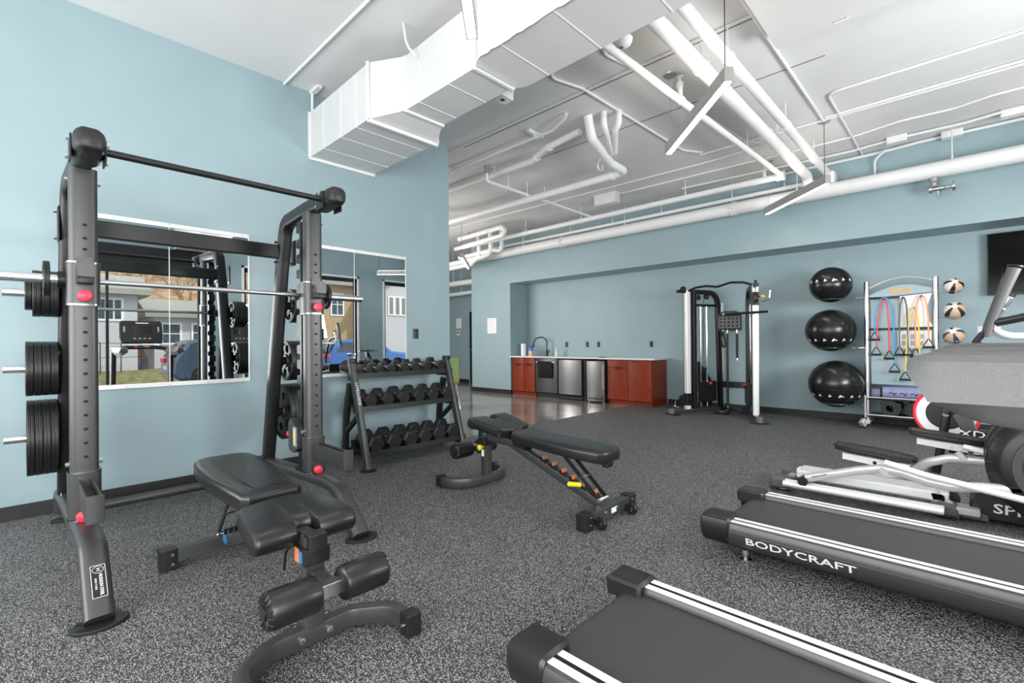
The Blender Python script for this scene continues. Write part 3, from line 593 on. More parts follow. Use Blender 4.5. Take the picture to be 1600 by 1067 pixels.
# ================================================================== POWER RACK
RY = (.235, 1.455); XF = -3.38
M_DCHR = mat('dark_chrome', (.28, .28, .28), .25, metal=1)
rack = thing('power_rack', 'tall grey and black power rack standing against the mirror wall', 'power rack', (XF, .845, 0))
def upx(z): return -4.27+(z-.2)*.206
for side, y in zip((-1, 1), RY):
    oy = -.028 if side < 0 else 0
    b = MB(); sweep(b, [(XF, y, .30), (XF, y, 2.135)], rrect(.115, .094, .026, 4), side=(0, 1, 0)); u = obj('front_upright', b, M_GUN, rack)
    b = MB()
    for k in range(16):
        z = .62+k*.0725
        if 1.40 < z < 1.66: continue
        prism(b, circ(.0105, 10, y+.004, z, ry=.008), XF+.0465, XF+.0475, 'x')
    for z in (1.765, 1.835): prism(b, circ(.0105, 10, y+.004, z, ry=.008), XF+.0465, XF+.0475, 'x')
    obj('adjustment_hole', b, M_GAP, u)
    for z0, z1, nm in ((1.412, 1.642, 'upper_sleeve'), (.290, .545, 'lower_sleeve')):
        b = MB(); sweep(b, [(XF, y, z0+.012), (XF, y, z1-.012)], rrect(.134, .112, .030, 4), side=(0, 1, 0)); s = obj(nm, b, M_GUN, rack)
        b = MB()
        for z in (z0, z1-.010): obj('sleeve_ring', sweep(MB(), [(XF, y, z), (XF, y, z+.010)], rrect(.1365, .1145, .030, 4), side=(0, 1, 0)), M_DCHR, s)
    # pop pin knobs
    b = MB(); lathe(b, [(.012, 0), (.012, .02), (.027, .022), (.031, .032), (.028, .046), (.014, .053), (.001, .054)], (XF+.055, y, 1.462), (1, 0, 0), 18); obj('pop_pin_knob', b, M_RED, rack, label='red round pop pin knob')
    b = MB(); lathe(b, [(.012, 0), (.012, .03), (.026, .032), (.030, .042), (.027, .056), (.012, .063), (.001, .064)], (XF+.055, y-.012, .325), (1, 0, 0), 18); obj('pop_pin_knob', b, M_RED, rack, label='red round pop pin knob')
    # bar catch: plate bent into a hook
    b = MB(); w = .032
    prof = [(0, 1.665), (.008, 1.665), (.008, 1.585), (.075, 1.585), (.085, 1.575), (.085, 1.62), (.093, 1.62), (.093, 1.555), (.082, 1.54), (0, 1.525)]
    prism(b, [(XF+.056+p, q) for p, q in prof], y-w, y+w, 'y'); h = obj('bar_catch', b, M_GUN, rack)
    b = MB(); box(b, XF+.065, XF+.142, y-w-.002, y+w+.002, 1.520, 1.568, .008); obj('catch_pad', b, M_RUBB, h)
    # safety arm
    b = MB(); y0, y1 = y-.03, y+.03
    box(b, XF+.05, -2.86, y0, y0+.006, .405, .505); box(b, XF+.05, -2.86, y1-.006, y1, .405, .505); box(b, XF+.05, -2.86, y0, y1, .395, .405); box(b, XF+.05, -2.87, y0+.006, y1-.006, .45, .456)
    sa = obj('safety_arm', b, M_GUN, rack)
    b = MB(); box(b, -2.868, -2.856, y0-.004, y1+.004, .392, .52, .004); obj('end_plate', b, M_GUN, sa)
    b = MB(); box(b, XF+.056, XF+.062, y0-.006, y1+.006, .37, .53, .003); obj('mounting_plate', b, M_GUN, sa)
    # base rail with bent front foot
    path = fillet([(-4.50, y+oy, .06), (-4.47, y+oy, .20), (-3.15, y+oy*.15, .265), (-2.98, y, .25), (-2.71, y, .015)], [.06, 0, .12, .16], 6)
    b = MB(); sweep(b, path, rrect(.108, .075, .03, 4), side=(0, 1, 0)); obj('base_rail', b, M_GUN, rack)
    for x in (-2.70, -4.50):
        b = MB(); lathe(b, [(.001, 0), (.10, 0), (.10, .010), (.094, .014), (.001, .014)], (0, 0, 0), (0, 0, 1), 28); b.xf(Matrix.Translation((x, y, 0)) @ Matrix.Diagonal((.72, 1.0, 1, 1))); obj('foot_plate', b, M_RUBB, rack)
    # rear upright curving into the top arm
    path = fillet([(-4.28, y+oy, .20), (-3.93, y+oy, 1.86), (-3.85, y+oy*.85, 2.15), (-3.45, y+oy*.25, 2.175), (-2.99, y, 2.185)], [.3, .13, .05], 7)
    b = MB(); sweep(b, path, rrect(.086, .10, .022, 3), side=(0, 1, 0)); obj('rear_upright', b, M_BLKM, rack)
    b = MB(); sweep(b, [(-3.21, y, 2.168), (-3.03, y, 2.176), (-2.995, y, 2.177), (-2.975, y, 2.177), (-2.965, y, 2.177)], rrect(.122, .118, .042, 5), side=(0, 1, 0), scales=[1, 1, .96, .84, .6]); obj('arm_end_cap', b, M_RUBB, rack)
    for s in (-1, 1):
        b = MB(); box(b, -3.17, -3.06, y+s*.060, y+s*.068, 2.10, 2.215, .006); g = obj('gusset_plate', b, M_BLKM, rack)
        b = MB()
        for x, z in ((-3.14, 2.12), (-3.09, 2.195)): cyl(b, (x, y+s*.066, z), (x, y+s*.080, z), .010, 6)
        obj('bolt', b, M_CHR, g)
        b = MB(); cyl(b, (XF, y+s*.055, 2.07), (XF, y+s*.072, 2.07), .011, 6); cyl(b, (XF-.02, y+s*.055, .58), (XF-.02, y+s*.074, .58), .014, 10); obj('bolt', b, M_CHR, rack)
    # bracket plates on the outer side of the rear upright
    b = MB(); xx = upx(1.93); yq = y+side*.073; box(b, xx-.045, xx+.06, yq-.004, yq+.004, 1.83, 2.03, .01); br = obj('bracket_plate', b, M_BLKM, rack)
    b = MB()
    for dz in (-.08, .08): cyl(b, (xx-.03, y+side*.06, 1.93+dz), (xx-.03, y+side*.092, 1.93+dz), .011, 6); cyl(b, (xx-.03, y-side*.035, 1.93+dz), (xx-.03, y-side*.060, 1.93+dz), .011, 6)
    obj('bolt', b, M_CHR, br)
    # notched bar column
    poly = [(-3.50, .27), (-3.50, 2.10), (-3.56, 2.10)]; z = 2.07
    while z > .75:
        poly += [(-3.585, z), (-3.585, z-.045), (-3.572, z-.052), (-3.535, z-.052), (-3.530, z-.062), (-3.530, z-.092), (-3.538, z-.098), (-3.575, z-.098)]
        z -= .111
    poly += [(-3.585, z), (-3.585, .60), (-3.56, .27)]
    b = MB(); prism(b, poly, y-.03, y+.03, 'y'); obj('notched_column', b, M_BLKM, rack)
    b = MB(); box(b, -3.60, -3.47, y-.045, y+.035, .26, .30, .005); obj('column_foot', b, M_BLKM, rack)
    # plate horns
    for z, L in ((1.515, .235), (1.065, .235), (.635, .235)):
        x = upx(z); b = MB(); cyl(b, (x, y+side*.03, z), (x, y+side*(.07+L), z), .0245, 20); h = obj('plate_horn', b, M_CHR, rack)
        b = MB(); lathe(b, [(.036, .03), (.036, .06), (.03, .07)], (x, y, z), (0, side, 0), 18); obj('horn_collar', b, M_RUBB, h)
# lock box on the far column
b = MB(); y = RY[1]; prism(b, [(-3.64, .62), (-3.60, .655), (-3.49, .60), (-3.47, .55), (-3.47, .45), (-3.55, .41), (-3.62, .42), (-3.64, .45)], y-.075, y-.03, 'y'); lb = obj('latch_housing', b, M_GUN, rack)
b = MB(); box(b, -3.545, -3.515, y-.077, y-.074, .47, .585); obj('warning_label', b, M_YEL, lb); b = MB(); box(b, -3.55, -3.49, y-.0765, y-.0745, .46, .60); obj('label_plate', b, mat('pale_blue_label', (.25, .33, .5), .5), lb)
b = MB(); lathe(b, [(.010, 0), (.010, .02), (.022, .022), (.025, .04), (.001, .046)], (-3.64, y-.05, .53), (-1, 0, 0), 14); obj('latch_knob', b, M_RED, lb, label='small red latch knob')
# cross members
b = MB(); tube(b, [(-3.08, RY[0]+.05, 2.16), (-3.08, RY[1]-.05, 2.16)], .0185, 16); obj('pull_up_bar', b, M_BLKM, rack)
b = MB(); xx = upx(1.93); box(b, xx-.025, xx+.03, RY[0]+.015, RY[1]-.015, 1.875, 1.982, .012); obj('rear_crossbar', b, M_BLKM, rack)
b = MB(); tube(b, [(-4.42, RY[0]+.04, .075), (-4.42, RY[1]-.04, .075)], .033, 16); obj('floor_crossbar', b, M_GUN, rack)
# maker's plate on the near foot
A = Vector((-2.98, 0, .25)); Bq = Vector((-2.71, 0, .015)); d = (Bq-A).normalized(); nrm = Vector((-d.z, 0, d.x)); nrm = nrm if nrm.x > 0 else -nrm
c = A.lerp(Bq, .55)+Vector((0, RY[0]+.006, 0))+nrm*.0385
xa = d; ya = nrm.cross(xa)
Mp = basis(c, xa, ya)
b = MB(); box(b, -.078, .078, -.026, .026, 0, .0012); b.xf(Mp); pl = obj('maker_plate', b, M_BLKM, rack, label='black plate reading HUDSON STEEL NEW YORK')
b = MB()
for q in ((-.078, .078, .0242, .026), (-.078, .078, -.026, -.0242), (-.078, -.0762, -.026, .026), (.0762, .078, -.026, .026)): box(b, *q, .0011, .0017)
ring = circ(.017, 20, -.056, 0, ry=.020); prism(b, ring, .0011, .0017, 'z', holes=[circ(.0155, 20, -.056, 0, ry=.0185)]); b.xf(Mp); obj('border', b, M_PRINT, pl, smooth=0)
text('lettering', 'HUDSON STEEL', .0165, Mp @ Matrix.Translation((.018, .007, .0013)), M_PRINT, pl, xs=.9, bold=.0003); text('lettering', 'NEW YORK', .0105, Mp @ Matrix.Translation((.012, -.011, .0013)), M_PRINT, pl)
text('lettering', 'H', .022, Mp @ Matrix.Translation((-.056, 0, .0013)), M_PRINT, pl)
b = MB(); box(b, -4.36, -4.15, RY[0]-.056, RY[0]-.0535, .235, .255); obj('serial_label', b, M_PRINT, rack)

# barbell on the rack
def wplate(nm, label, x, y, z, r, t, group, hole=True, side=1):
    o = thing(nm, label, 'weight plate', (x, y, z), 0, group)
    b = MB(); n = 40
    lathe(b, [(r-.022, -t/2), (r-.003, -t/2), (r, -t/2+.003), (r, -.002), (r-.0015, 0), (r, .002), (r, t/2-.003), (r-.003, t/2), (r-.022, t/2)], (x, y, z), (0, 1, 0), n, caps=False)
    lathe(b, [(.027, -t/2), (.050, -t/2), (.055, -t/4), (.055, t/4), (.050, t/2), (.027, t/2)], (x, y, z), (0, 1, 0), 24, caps=False); obj('rim', b, M_RUBB, o)
    b = MB(); hs = [circ(.027, 20)]
    if r > .12:
        rm = (r-.02+.055)/2; rh = min((r-.075)*.38, .034)
        hs += [circ(rh, 12, rm*math.cos(a), rm*math.sin(a)) for a in [PI/3*k+.3 for k in range(6)]]
    prism(b, circ(r-.020, n), -t*.22, t*.22, 'y', holes=hs); b.xf(Matrix.Translation((x, y, z))); obj('web', b, M_RUBB, o)
    return o
XB = -3.475
bar = thing('barbell', 'long steel barbell resting in the power rack hooks', 'barbell', (XB, .845, 1.555))
b = MB(); cyl(b, (XB, .13, 1.555), (XB, 1.57, 1.555), .0145, 16); obj('shaft', b, M_STEEL, bar)
for y0, y1, s in ((-.235, .16, -1), (1.545, 1.885, 1)):
    b = MB(); cyl(b, (XB, y0, 1.555), (XB, y1, 1.555), .025, 20); obj('sleeve', b, M_CHR, bar)
    e = .17 if s < 0 else 1.53
    b = MB(); lathe(b, [(.03, -.03), (.043, -.03), (.043, .0), (.036, .004), (.036, .03), (.025, .035)], (XB, e-s*.0, 1.555), (0, -s, 0), 20); obj('sleeve_collar', b, M_RUBB, bar)
for y, lab in ((.097, 'thin black plate on the barbell sleeve nearest the camera'), (1.59, 'thin black plate on the far barbell sleeve')):
    wplate('weight_plate', lab, XB, y, 1.555, .093, .026, 'plates on the barbell')
ST = (('upper', 1.515, [(.10, .03)]+[(.138, .036)]*3), ('middle', 1.065, [(.165, .034)]*4), ('lower', .635, [(.232, .033)]*4))
for side, y, who in ((-1, RY[0], 'near'), (1, RY[1], 'far')):
    for nm, z, pls in ST:
        yy = y+side*.072; n = len(pls)
        for k, (r, t) in enumerate(reversed(pls)):
            pos = ('next to the upright', 'second from the upright', 'third from the upright', 'outermost')[k]
            size = {'upper': 'small', 'middle': 'medium', 'lower': 'large'}[nm]
            wplate('weight_plate', '%s black weight plate, %s on the %s peg, %s' % (size, pos, nm, 'near rack side' if side < 0 else 'far rack side'), upx(z), yy+side*t/2, z, r, t, 'plates on the rack pegs')
            yy += side*(t+.0015)

# ================================================================== DUMBBELL RACK
dr = thing('dumbbell_rack', 'three tier black dumbbell rack below the second mirror', 'dumbbell rack', (-4.3, 2.85, 0))
DY = (2.27, 3.44)
TI = ((.885, -4.34, 8), (.565, -4.235, 6), (.145, -4.11, 6))
def postx(z): return -4.075-(z/1.03)*.31
for y in DY:
    b = MB(); sweep(b, [(postx(.01), y, .01), (postx(1.03), y, 1.03)], rrect(.055, .075, .010, 2), side=(0, 1, 0)); obj('front_post', b, M_GUN, dr)
    b = MB(); sweep(b, [(-4.56, y+.01, .01), (-4.52, y+.01, .45), (-4.44, y+.01, .80)], rrect(.05, .07, .01, 2), side=(0, 1, 0)); obj('rear_leg', b, M_BLKM, dr)
    b = MB(); box(b, postx(1.02)-.035, postx(1.02)+.05, y-.032, y+.032, 1.01, 1.055, .012); obj('post_cap', b, M_RUBB, dr)
    b = MB(); sweep(b, [(-4.54, y+.008, .30), (postx(.55), y+.008, .52)], rrect(.04, .05, .008, 2), side=(0, 1, 0)); obj('brace', b, M_BLKM, dr)
    for x in (-4.075, -4.56):
        b = MB(); lathe(b, [(.001, 0), (.075, 0), (.075, .008), (.065, .014), (.001, .014)], (x, y, 0), (0, 0, 1), 24); obj('foot_pad', b, M_RUBB, dr)
TILT = math.radians(10)
def tier_pt(z, xf, a, h): return (xf-a*math.cos(TILT)-h*math.sin(TILT), z+a*math.sin(TILT)+h*math.cos(TILT))
for z, xf, n in TI:
    b = MB(); D = .30; pr = [tier_pt(z, xf, a, h) for a, h in ((0, -.03), (0, .022), (.006, .022), (.006, -.003), (D-.006, -.003), (D-.006, .05), (D, .05), (D, -.03), (D-.02, -.03), (D-.02, -.02), (.02, -.02), (.02, -.03))]
    prism(b, pr, DY[0]-.0, DY[1]+.06, 'y'); sh = obj('shelf', b, M_BLKM, dr)
    for y in (DY[0]+.035, DY[1]-.035): b = MB(); q = [tier_pt(z, xf, a, h) for a, h in ((.0, -.06), (.0, .0), (.2, .0), (.2, -.09))]; prism(b, q, y-.004, y+.004, 'y'); obj('shelf_bracket', b, M_BLKM, sh)
# printing on the post
dd = Vector((postx(1)-postx(0), 0, 1)).normalized(); Mt = basis(Vector((postx(.72)+.041, DY[0], .72)), dd, Vector((0, -1, 0)))
text('lettering', 'BODYCRAFT', .036, Mt, M_PRINT, dr, xs=1.1)
def dumbbell(label, y, z, xf, R, L, group, a0=.05, wt=.06):
    o = thing('dumbbell', label, 'dumbbell', (xf, y, z), 0, group)
    M = Matrix.Translation((xf, y, z)) @ Matrix.Rotation(TILT, 4, 'Y')     # local -x runs back along the shelf, z is its normal
    zc_ = R*.866+.001
    for x0 in (-a0-wt/2, -a0-L+wt/2):
        b = MB(); k = R*.86; s = circ(R, 6); s2 = circ(k, 6)
        vs = []; fs = []
        for x, pr in ((x0-wt/2, s2), (x0-wt*.28, s), (x0+wt*.28, s), (x0+wt/2, s2)): vs += [(x, p, q+zc_) for p, q in pr]
        for l in range(3):
            for i in range(6): fs.append([l*6+i, l*6+(i+1) % 6, (l+1)*6+(i+1) % 6, (l+1)*6+i])
        fs += [list(range(6))[::-1], [18+i for i in range(6)]]
        b.add(vs, fs); b.xf(M); obj('head', b, M_HEX, o, smooth=15)
    b = MB(); lathe(b, [(.013, -a0-L+wt), (.0155, -a0-L*.5), (.013, -a0-wt)], (0, 0, zc_), (1, 0, 0), 12); b.xf(M); obj('handle', b, M_STEEL, o)
    return o
pos = ('first', 'second', 'third', 'fourth', 'fifth', 'sixth', 'seventh', 'eighth')
for (z, xf, n), nm in zip(TI, ('top', 'middle', 'bottom')):
    if nm == 'top': ys = [2.345, 2.445, 2.565, 2.70, 2.865, 3.00, 3.15, 3.345]; Rs = [.036, .040, .048, .052, .057, .059, .062, .065]; Ls = [.17, .18, .20, .21, .225, .235, .245, .25]
    elif nm == 'middle': ys = [2.40, 2.595, 2.785, 2.975, 3.16, 3.355]; Rs = [.074]*2+[.077]*4; Ls = [.27]*6
    else: ys = [2.385, 2.585, 2.775, 2.955, 3.14, 3.325]; Rs = [.090, .089, .089, .088, .088, .088]; Ls = [.285]*6
    for k, (y, R, L) in enumerate(zip(ys, Rs, Ls)):
        dumbbell('%s hex dumbbell on the %s shelf, %s from the power rack' % ('small black' if nm == 'top' else 'black' if nm == 'middle' else 'large black', nm, pos[k]), y, z, xf, R, L, 'dumbbells on the %s shelf' % nm, .008 if nm == 'bottom' else .012, .052 if nm == 'top' else .075 if nm == 'middle' else .088)

# ================================================================== ADJUSTABLE BENCHES
def bench(label, loc, rz, seat_t, back_t, knobs, name='adjustable_bench'):
    """local +X = towards the leg rollers; origin under the curved front foot"""
    t = thing(name, label, 'bench', loc, rz)
    def O(n, b, m_, p=t, **k): return obj(n, b, m_, p, world=False, **k)
    # curved front foot
    path = fillet([(.235, -.305, .048), (.10, -.30, .048), (.0, -.16, .048), (0, .16, .048), (.10, .30, .048), (.235, .305, .048)], [.12, .12, .12, .12], 6)
    b = MB(); sweep(b, path, rrect(.052, .075, .008, 2), side=None); O('front_foot', b, M_GUN)
    for s in (-1, 1):
        b = MB(); box(b, .20, .265, s*.305-.034, s*.305+.034, .003, .094, .008); e = O('foot_end_cap', b, M_RUBB)
        b = MB(); cyl(b, (.23, s*.305-s*.034, .05), (.23, s*.305-s*.042, .05), .008, 8); O('bolt', b, M_CHR, e)
        b = MB(); cyl(b, (.026, s*.055, .05), (.034, s*.055, .05), .014, 10); cyl(b, (.03, s*.055, .05), (.037, s*.055, .05), .008, 6); O('bolt', b, M_CHR)
    # post with adjustable leg-roller carriage
    b = MB(); box(b, -.03, .03, -.038, .038, .08, .44, .006); O('post', b, M_GUN)
    b = MB(); box(b, -.045, .05, -.052, .052, .335, .40, .006); O('post_sleeve', b, M_RUBB)
    b = MB(); box(b, .0, .062, -.036, .036, .385, .455, .006); O('roller_post_cap', b, M_RUBB)
    b = MB(); box(b, .02, .15, -.024, .024, .262, .308, .004); O('roller_arm', b, M_GUN)
    b = MB(); box(b, .14, .19, -.048, .048, .26, .31, .004); O('roller_bracket', b, M_STEEL)
    b = MB(); cyl(b, (.165, -.235, .285), (.165, .22, .285), .0125, 12); O('roller_axle', b, M_STEEL)
    for s in (-1, 1):
        b = MB(); lathe(b, [(.022, 0), (.050, .0), (.062, .008), (.066, .022), (.066, .165), (.062, .178), (.048, .186), (.022, .188)], (.165, s*.042-.008, .285), (0, s, 0), 28); r = O('foam_roller', b, M_VIN)
        b = MB()
        for k in range(16):
            a = 2*PI*k/16
            for yy in (.187,): tube(b, [(.165+.036*math.cos(a), s*(.042+yy)-.008, .285+.036*math.sin(a)), (.165+.054*math.cos(a), s*(.042+yy+.002)-.008, .285+.054*math.sin(a)), (.165+.0645*math.cos(a), s*(.042+.176)-.008, .285+.0645*math.sin(a))], .0025, 5)
        O('gathered_seam', b, M_VIN, r)
        b = MB(); lathe(b, [(.001, 0), (.027, 0), (.027, .006), (.001, .008)], (.165, s*.230-.008, .285), (0, s, 0), 16); O('roller_cap', b, M_PLAS, r)
    # main beam from the post down to the transverse rear foot
    b = MB(); path = fillet([(.02, 0, .415), (-.30, 0, .395), (-1.19, 0, .075)], [.15], 6); sweep(b, path, rrect(.056, .062, .006, 2), side=(0, 1, 0)); O('main_beam', b, M_GUN)
    b = MB(); box(b, -1.235, -1.165, -.29, .29, .035, .105, .005); O('rear_foot', b, M_GUN)
    for s in (-1, 1):
        b = MB(); box(b, -1.242, -1.158, s*.225, s*.305, .004, .112, .006); e = O('foot_end_cap', b, M_RUBB)
        b = MB()
        for z in (.035, .085): cyl(b, (-1.24, s*.25, z), (-1.247, s*.25, z), .008, 8); cyl(b, (-1.16, s*.25, z), (-1.153, s*.25, z), .008, 8)
        O('bolt', b, M_CHR, e)
        b = MB(); lathe(b, [(.008, -.016), (.034, -.016), (.038, -.010), (.038, .010), (.034, .016), (.008, .016)], (-1.275, s*.19, .040), (0, 1, 0), 20); w_ = O('transport_wheel', b, M_RUBB)
        b = MB(); lathe(b, [(.001, -.02), (.014, -.02), (.014, .02), (.001, .02)], (-1.275, s*.19, .040), (0, 1, 0), 12); O('hub', b, M_CHR, w_)
        b = MB(); box(b, -1.275, -1.23, s*.19-.024, s*.19-.019, .03, .07); box(b, -1.275, -1.23, s*.19+.019, s*.19+.024, .03, .07); O('wheel_bracket', b, M_BLKM)
        b = MB(); cyl(b, (-1.235, s*.075, .075), (-1.242, s*.075, .075), .013, 10); O('bolt', b, M_CHR)
    # adjustment ladder slots with position stickers
    for k in range(6):
        f = (.47+k*.092); p = Vector((-.30, 0, .395)).lerp(Vector((-1.19, 0, .075)), f-.30 if 0 else (f-.12)/.9)
        b = MB(); prism(b, [(p.x+.02, p.z+.022), (p.x+.02, p.z+.06), (p.x+.008, p.z+.066), (p.x-.002, p.z+.05), (p.x-.025, p.z+.030), (p.x-.025, p.z+.018)], -.027, .027, 'y'); n_ = O('ladder_notch', b, M_BLKM)
        if knobs == 'yellow': b = MB(); box(b, p.x-.006, p.x+.001, -.023, .023, p.z+.040, p.z+.074); O('position_sticker', b, M_ORA, n_)
    # backrest on its frame
    xh, zh, ang, L = back_t
    Mb = Matrix.Translation((xh, 0, zh)) @ Matrix.Rotation(ang, 4, 'Y')     # local -x runs along the pad
    wh, wm, we = .135, .165, .125
    outl = [(0, -wh)]; out = [(-.0, -wh+.03), (-.0, wh-.03), (-.03, wh), (-L*.45, wm), (-L*.75, wm), (-L+.05, we+.02), (-L+.012, we-.02), (-L, we-.06), (-L, -we+.06), (-L+.012, -we+.02), (-L+.05, -we-.02), (-L*.75, -wm), (-L*.45, -wm), (-.03, -wh)]
    b = MB(); pad(b, out, -.080, 0, .026, 4); b.xf(Mb); bk = O('backrest_pad', b, M_VIN)
    o2 = offset(out if area2(out) > 0 else out[::-1], .008); b = MB(); tube(b, [Mb @ Vector((x, y, -.012)) for x, y in o2], .0028, 5, closed=True); O('piping', b, M_VIN, bk)
    b = MB(); box(b, -L+.06, .0, -.03, .03, -.115, -.078, .004); b.xf(Mb); O('backrest_frame', b, M_BLKM)
    b = MB(); box(b, -L+.02, -L+.065, -.036, .036, -.125, -.074, .004); b.xf(Mb); O('frame_end_cap', b, M_RUBB)
    # support strut pair
    p0 = Mb @ Vector((-L*.52, 0, -.085)); f = {'yellow': .97, 'none': .93}[knobs]; p1 = Vector((-.30, 0, .395)).lerp(Vector((-1.19, 0, .075)), f)+Vector((0, 0, .045))
    for s in (-1, 1): b = MB(); sweep(b, [p0+Vector((0, s*.045, 0)), p1+Vector((0, s*.045, 0))], rrect(.008, .032, .003, 1), side=(0, 1, 0)); O('support_strut', b, M_BLKM)
    pm = p0.lerp(p1, .55); O('strut_pin', cyl(MB(), pm+Vector((0, -.05, 0)), pm+Vector((0, .05, 0)), .006, 8), M_CHR); O('strut_pin', cyl(MB(), p1+Vector((0, -.056, 0)), p1+Vector((0, .056, 0)), .014, 10), M_CHR)
    # seat
    xs, zs, sa, SL = seat_t
    Ms = Matrix.Translation((xs, 0, zs)) @ Matrix.Rotation(-sa, 4, 'Y')      # local +x towards the rollers
    w0, w1 = .175, .205
    nt_ = [(SL, .045), (SL-.075, .045), (SL-.09, .03), (SL-.09, -.03), (SL-.075, -.045), (SL, -.045)]
    so_ = [(0, w0-.035), (0, -w0+.035), (.03, -w0), (SL*.6, -w1), (SL-.02, -w1), (SL, -w1+.015)]+nt_[::-1]+[(SL, w1-.015), (SL-.02, w1), (SL*.6, w1), (.03, w0)]
    so_ = so_ if area2(so_) > 0 else so_[::-1]
    def sprof(e): return [(0, -.012), (.012, 0), (SL-.21, .002), (e-.055, .003), (e-.03, -.004), (e-.010, -.020), (e, -.045), (e-.003, -.07), (e-.018, -.088), (e-.045, -.096), (e-.08, -.090), (e-.12, -.078), (SL-.215, -.074), (.03, -.070), (.006, -.062), (0, -.045)]
    b = MB(); secs = [(w1, SL, .014), (w1-.003, SL, .006), (w1-.010, SL, .0015), (w1-.02, SL, 0), (.052, SL, 0), (.046, SL, .003), (.043, SL, .010), (.040, SL-.08, .003), (.030, SL-.09, 0)]
    secs = [(-y_, e, i_) for y_, e, i_ in secs]+[(y_, e, i_) for y_, e, i_ in secs[::-1]]; rg = []
    for y_, e, i_ in secs:
        q = sprof(e); sg = 1 if area2(q) > 0 else -1; qo = offset(q, sg*i_) if i_ else q; inn = abs(y_) < .06; rg.append([(a_[0]+(c_[0]-a_[0])*wt_, y_, a_[1]+(c_[1]-a_[1])*wt_) for a_, c_ in zip(q, qo) for wt_ in [1 if (not inn or a_[0] > e-.06) else 0]])
    nP = len(rg[0]); vs = [p_ for r_ in rg for p_ in r_]; fs = []
    for l in range(len(rg)-1):
        for i in range(nP): fs.append([l*nP+i, l*nP+(i+1) % nP, (l+1)*nP+(i+1) % nP, (l+1)*nP+i])
    fs += [list(range(nP))[::-1], [(len(rg)-1)*nP+i for i in range(nP)]]; b.add(vs, fs)
    for v in b.v:
        f = w0/w1+(1-w0/w1)*min(1, max(0, v.x/(SL*.62))); a_ = abs(v.y)
        if a_ > .05: v.y *= f
        if v.x < .04 and a_ > w0*.7: v.x += (.04-v.x)*((a_-w0*.7)/(w0*.3))**2*.8
    b.xf(Ms); st = O('seat_pad', b, M_VIN)
    b = MB(); box(b, .02, SL-.05, -.03, .03, -.10, -.062, .004); b.xf(Ms); O('seat_frame', b, M_BLKM)
    b = MB()
    for s in (-1, 1): prism(b, [(xs-.10, zs-.055), (xs+.02, zs-.055), (xs+.04, .38), (xs-.10, .36)], s*.036-.004, s*.036+.004, 'y')
    O('hinge_plate', b, M_BLKM)
    b = MB(); cyl(b, (xs-.05, -.05, zs-.085), (xs-.05, .05, zs-.085), .014, 10); O('hinge_pin', b, M_CHR)
    b = MB(); sweep(b, [(xs+SL*.55, 0, zs+SL*.55*math.sin(sa)-.09), (-.17, 0, .41)], rrect(.03, .03, .004, 1), side=(0, 1, 0)); O('seat_strut', b, M_BLKM)
    if knobs == 'yellow':
        b = MB(); lathe(b, [(.010, 0), (.010, .02), (.022, .022), (.026, .032), (.024, .046), (.010, .052), (.001, .053)], (0, .038, .32), (0, 1, 0), 8); O('adjust_knob', b, M_YEL, label='bright yellow adjustment knob')
        b = MB(); q = pm+Vector((0, .05, -.05)); lathe(b, [(.012, 0), (.017, .006), (.017, .10), (.012, .105)], q, (.25, .6, .12), 14); O('strut_handle', b, M_YEL, label='yellow strut handle')
        b = MB(); tube(b, [(-.05, .045, .43), (-.06, .075, .44), (-.12, .08, .445), (-.13, .04, .45)], .006, 6); O('seat_pop_pin', b, M_CHR)
        b = MB(); box(b, .0381, .0387, -.02, .012, .24, .30); b.xf(Matrix.Rotation(PI/2, 4, 'Z')); O('care_sticker', b, M_PRINT)
        b = MB(); box(b, -1.2365, -1.2355, -.05, .01, .05, .085); O('maker_sticker', b, M_PRINT)
    else:
        b = MB(); box(b, -.06, -.04, -.0535, -.0525, .34, .395); b2 = box(MB(), -.04, .0, -.0535, -.0525, .34, .395); O('warning_sticker', b2, M_ORA); O('warning_sticker', box(MB(), -.0, .03, -.0535, -.0525, .345, .39), M_BLUE)
        b = MB(); tube(b, [(-.06, -.05, .40), (-.10, -.065, .36), (-.12, -.065, .28)], .006, 6); O('seat_pop_pin', b, M_BLKM)
        p = Vector((-.30, 0, .395)).lerp(Vector((-1.19, 0, .075)), .86); b = MB(); box(b, p.x-.035, p.x+.035, -.0298, -.0288, p.z-.012, p.z+.035); O('sticker', b, M_BLUE)
    return t
bench('adjustable bench with leg rollers nearest the power rack', (-1.90, .81, 0), 0, (-.375, .508, math.radians(-4.0), .36), (-.405, .53, math.radians(2.3), .84), 'none')
bench('adjustable bench with yellow knobs in the middle of the floor', (-2.965, 2.755, 0), PI, (-.385, .515, math.radians(12), .40), (-.40, .515, math.radians(-2.5), .85), 'yellow')

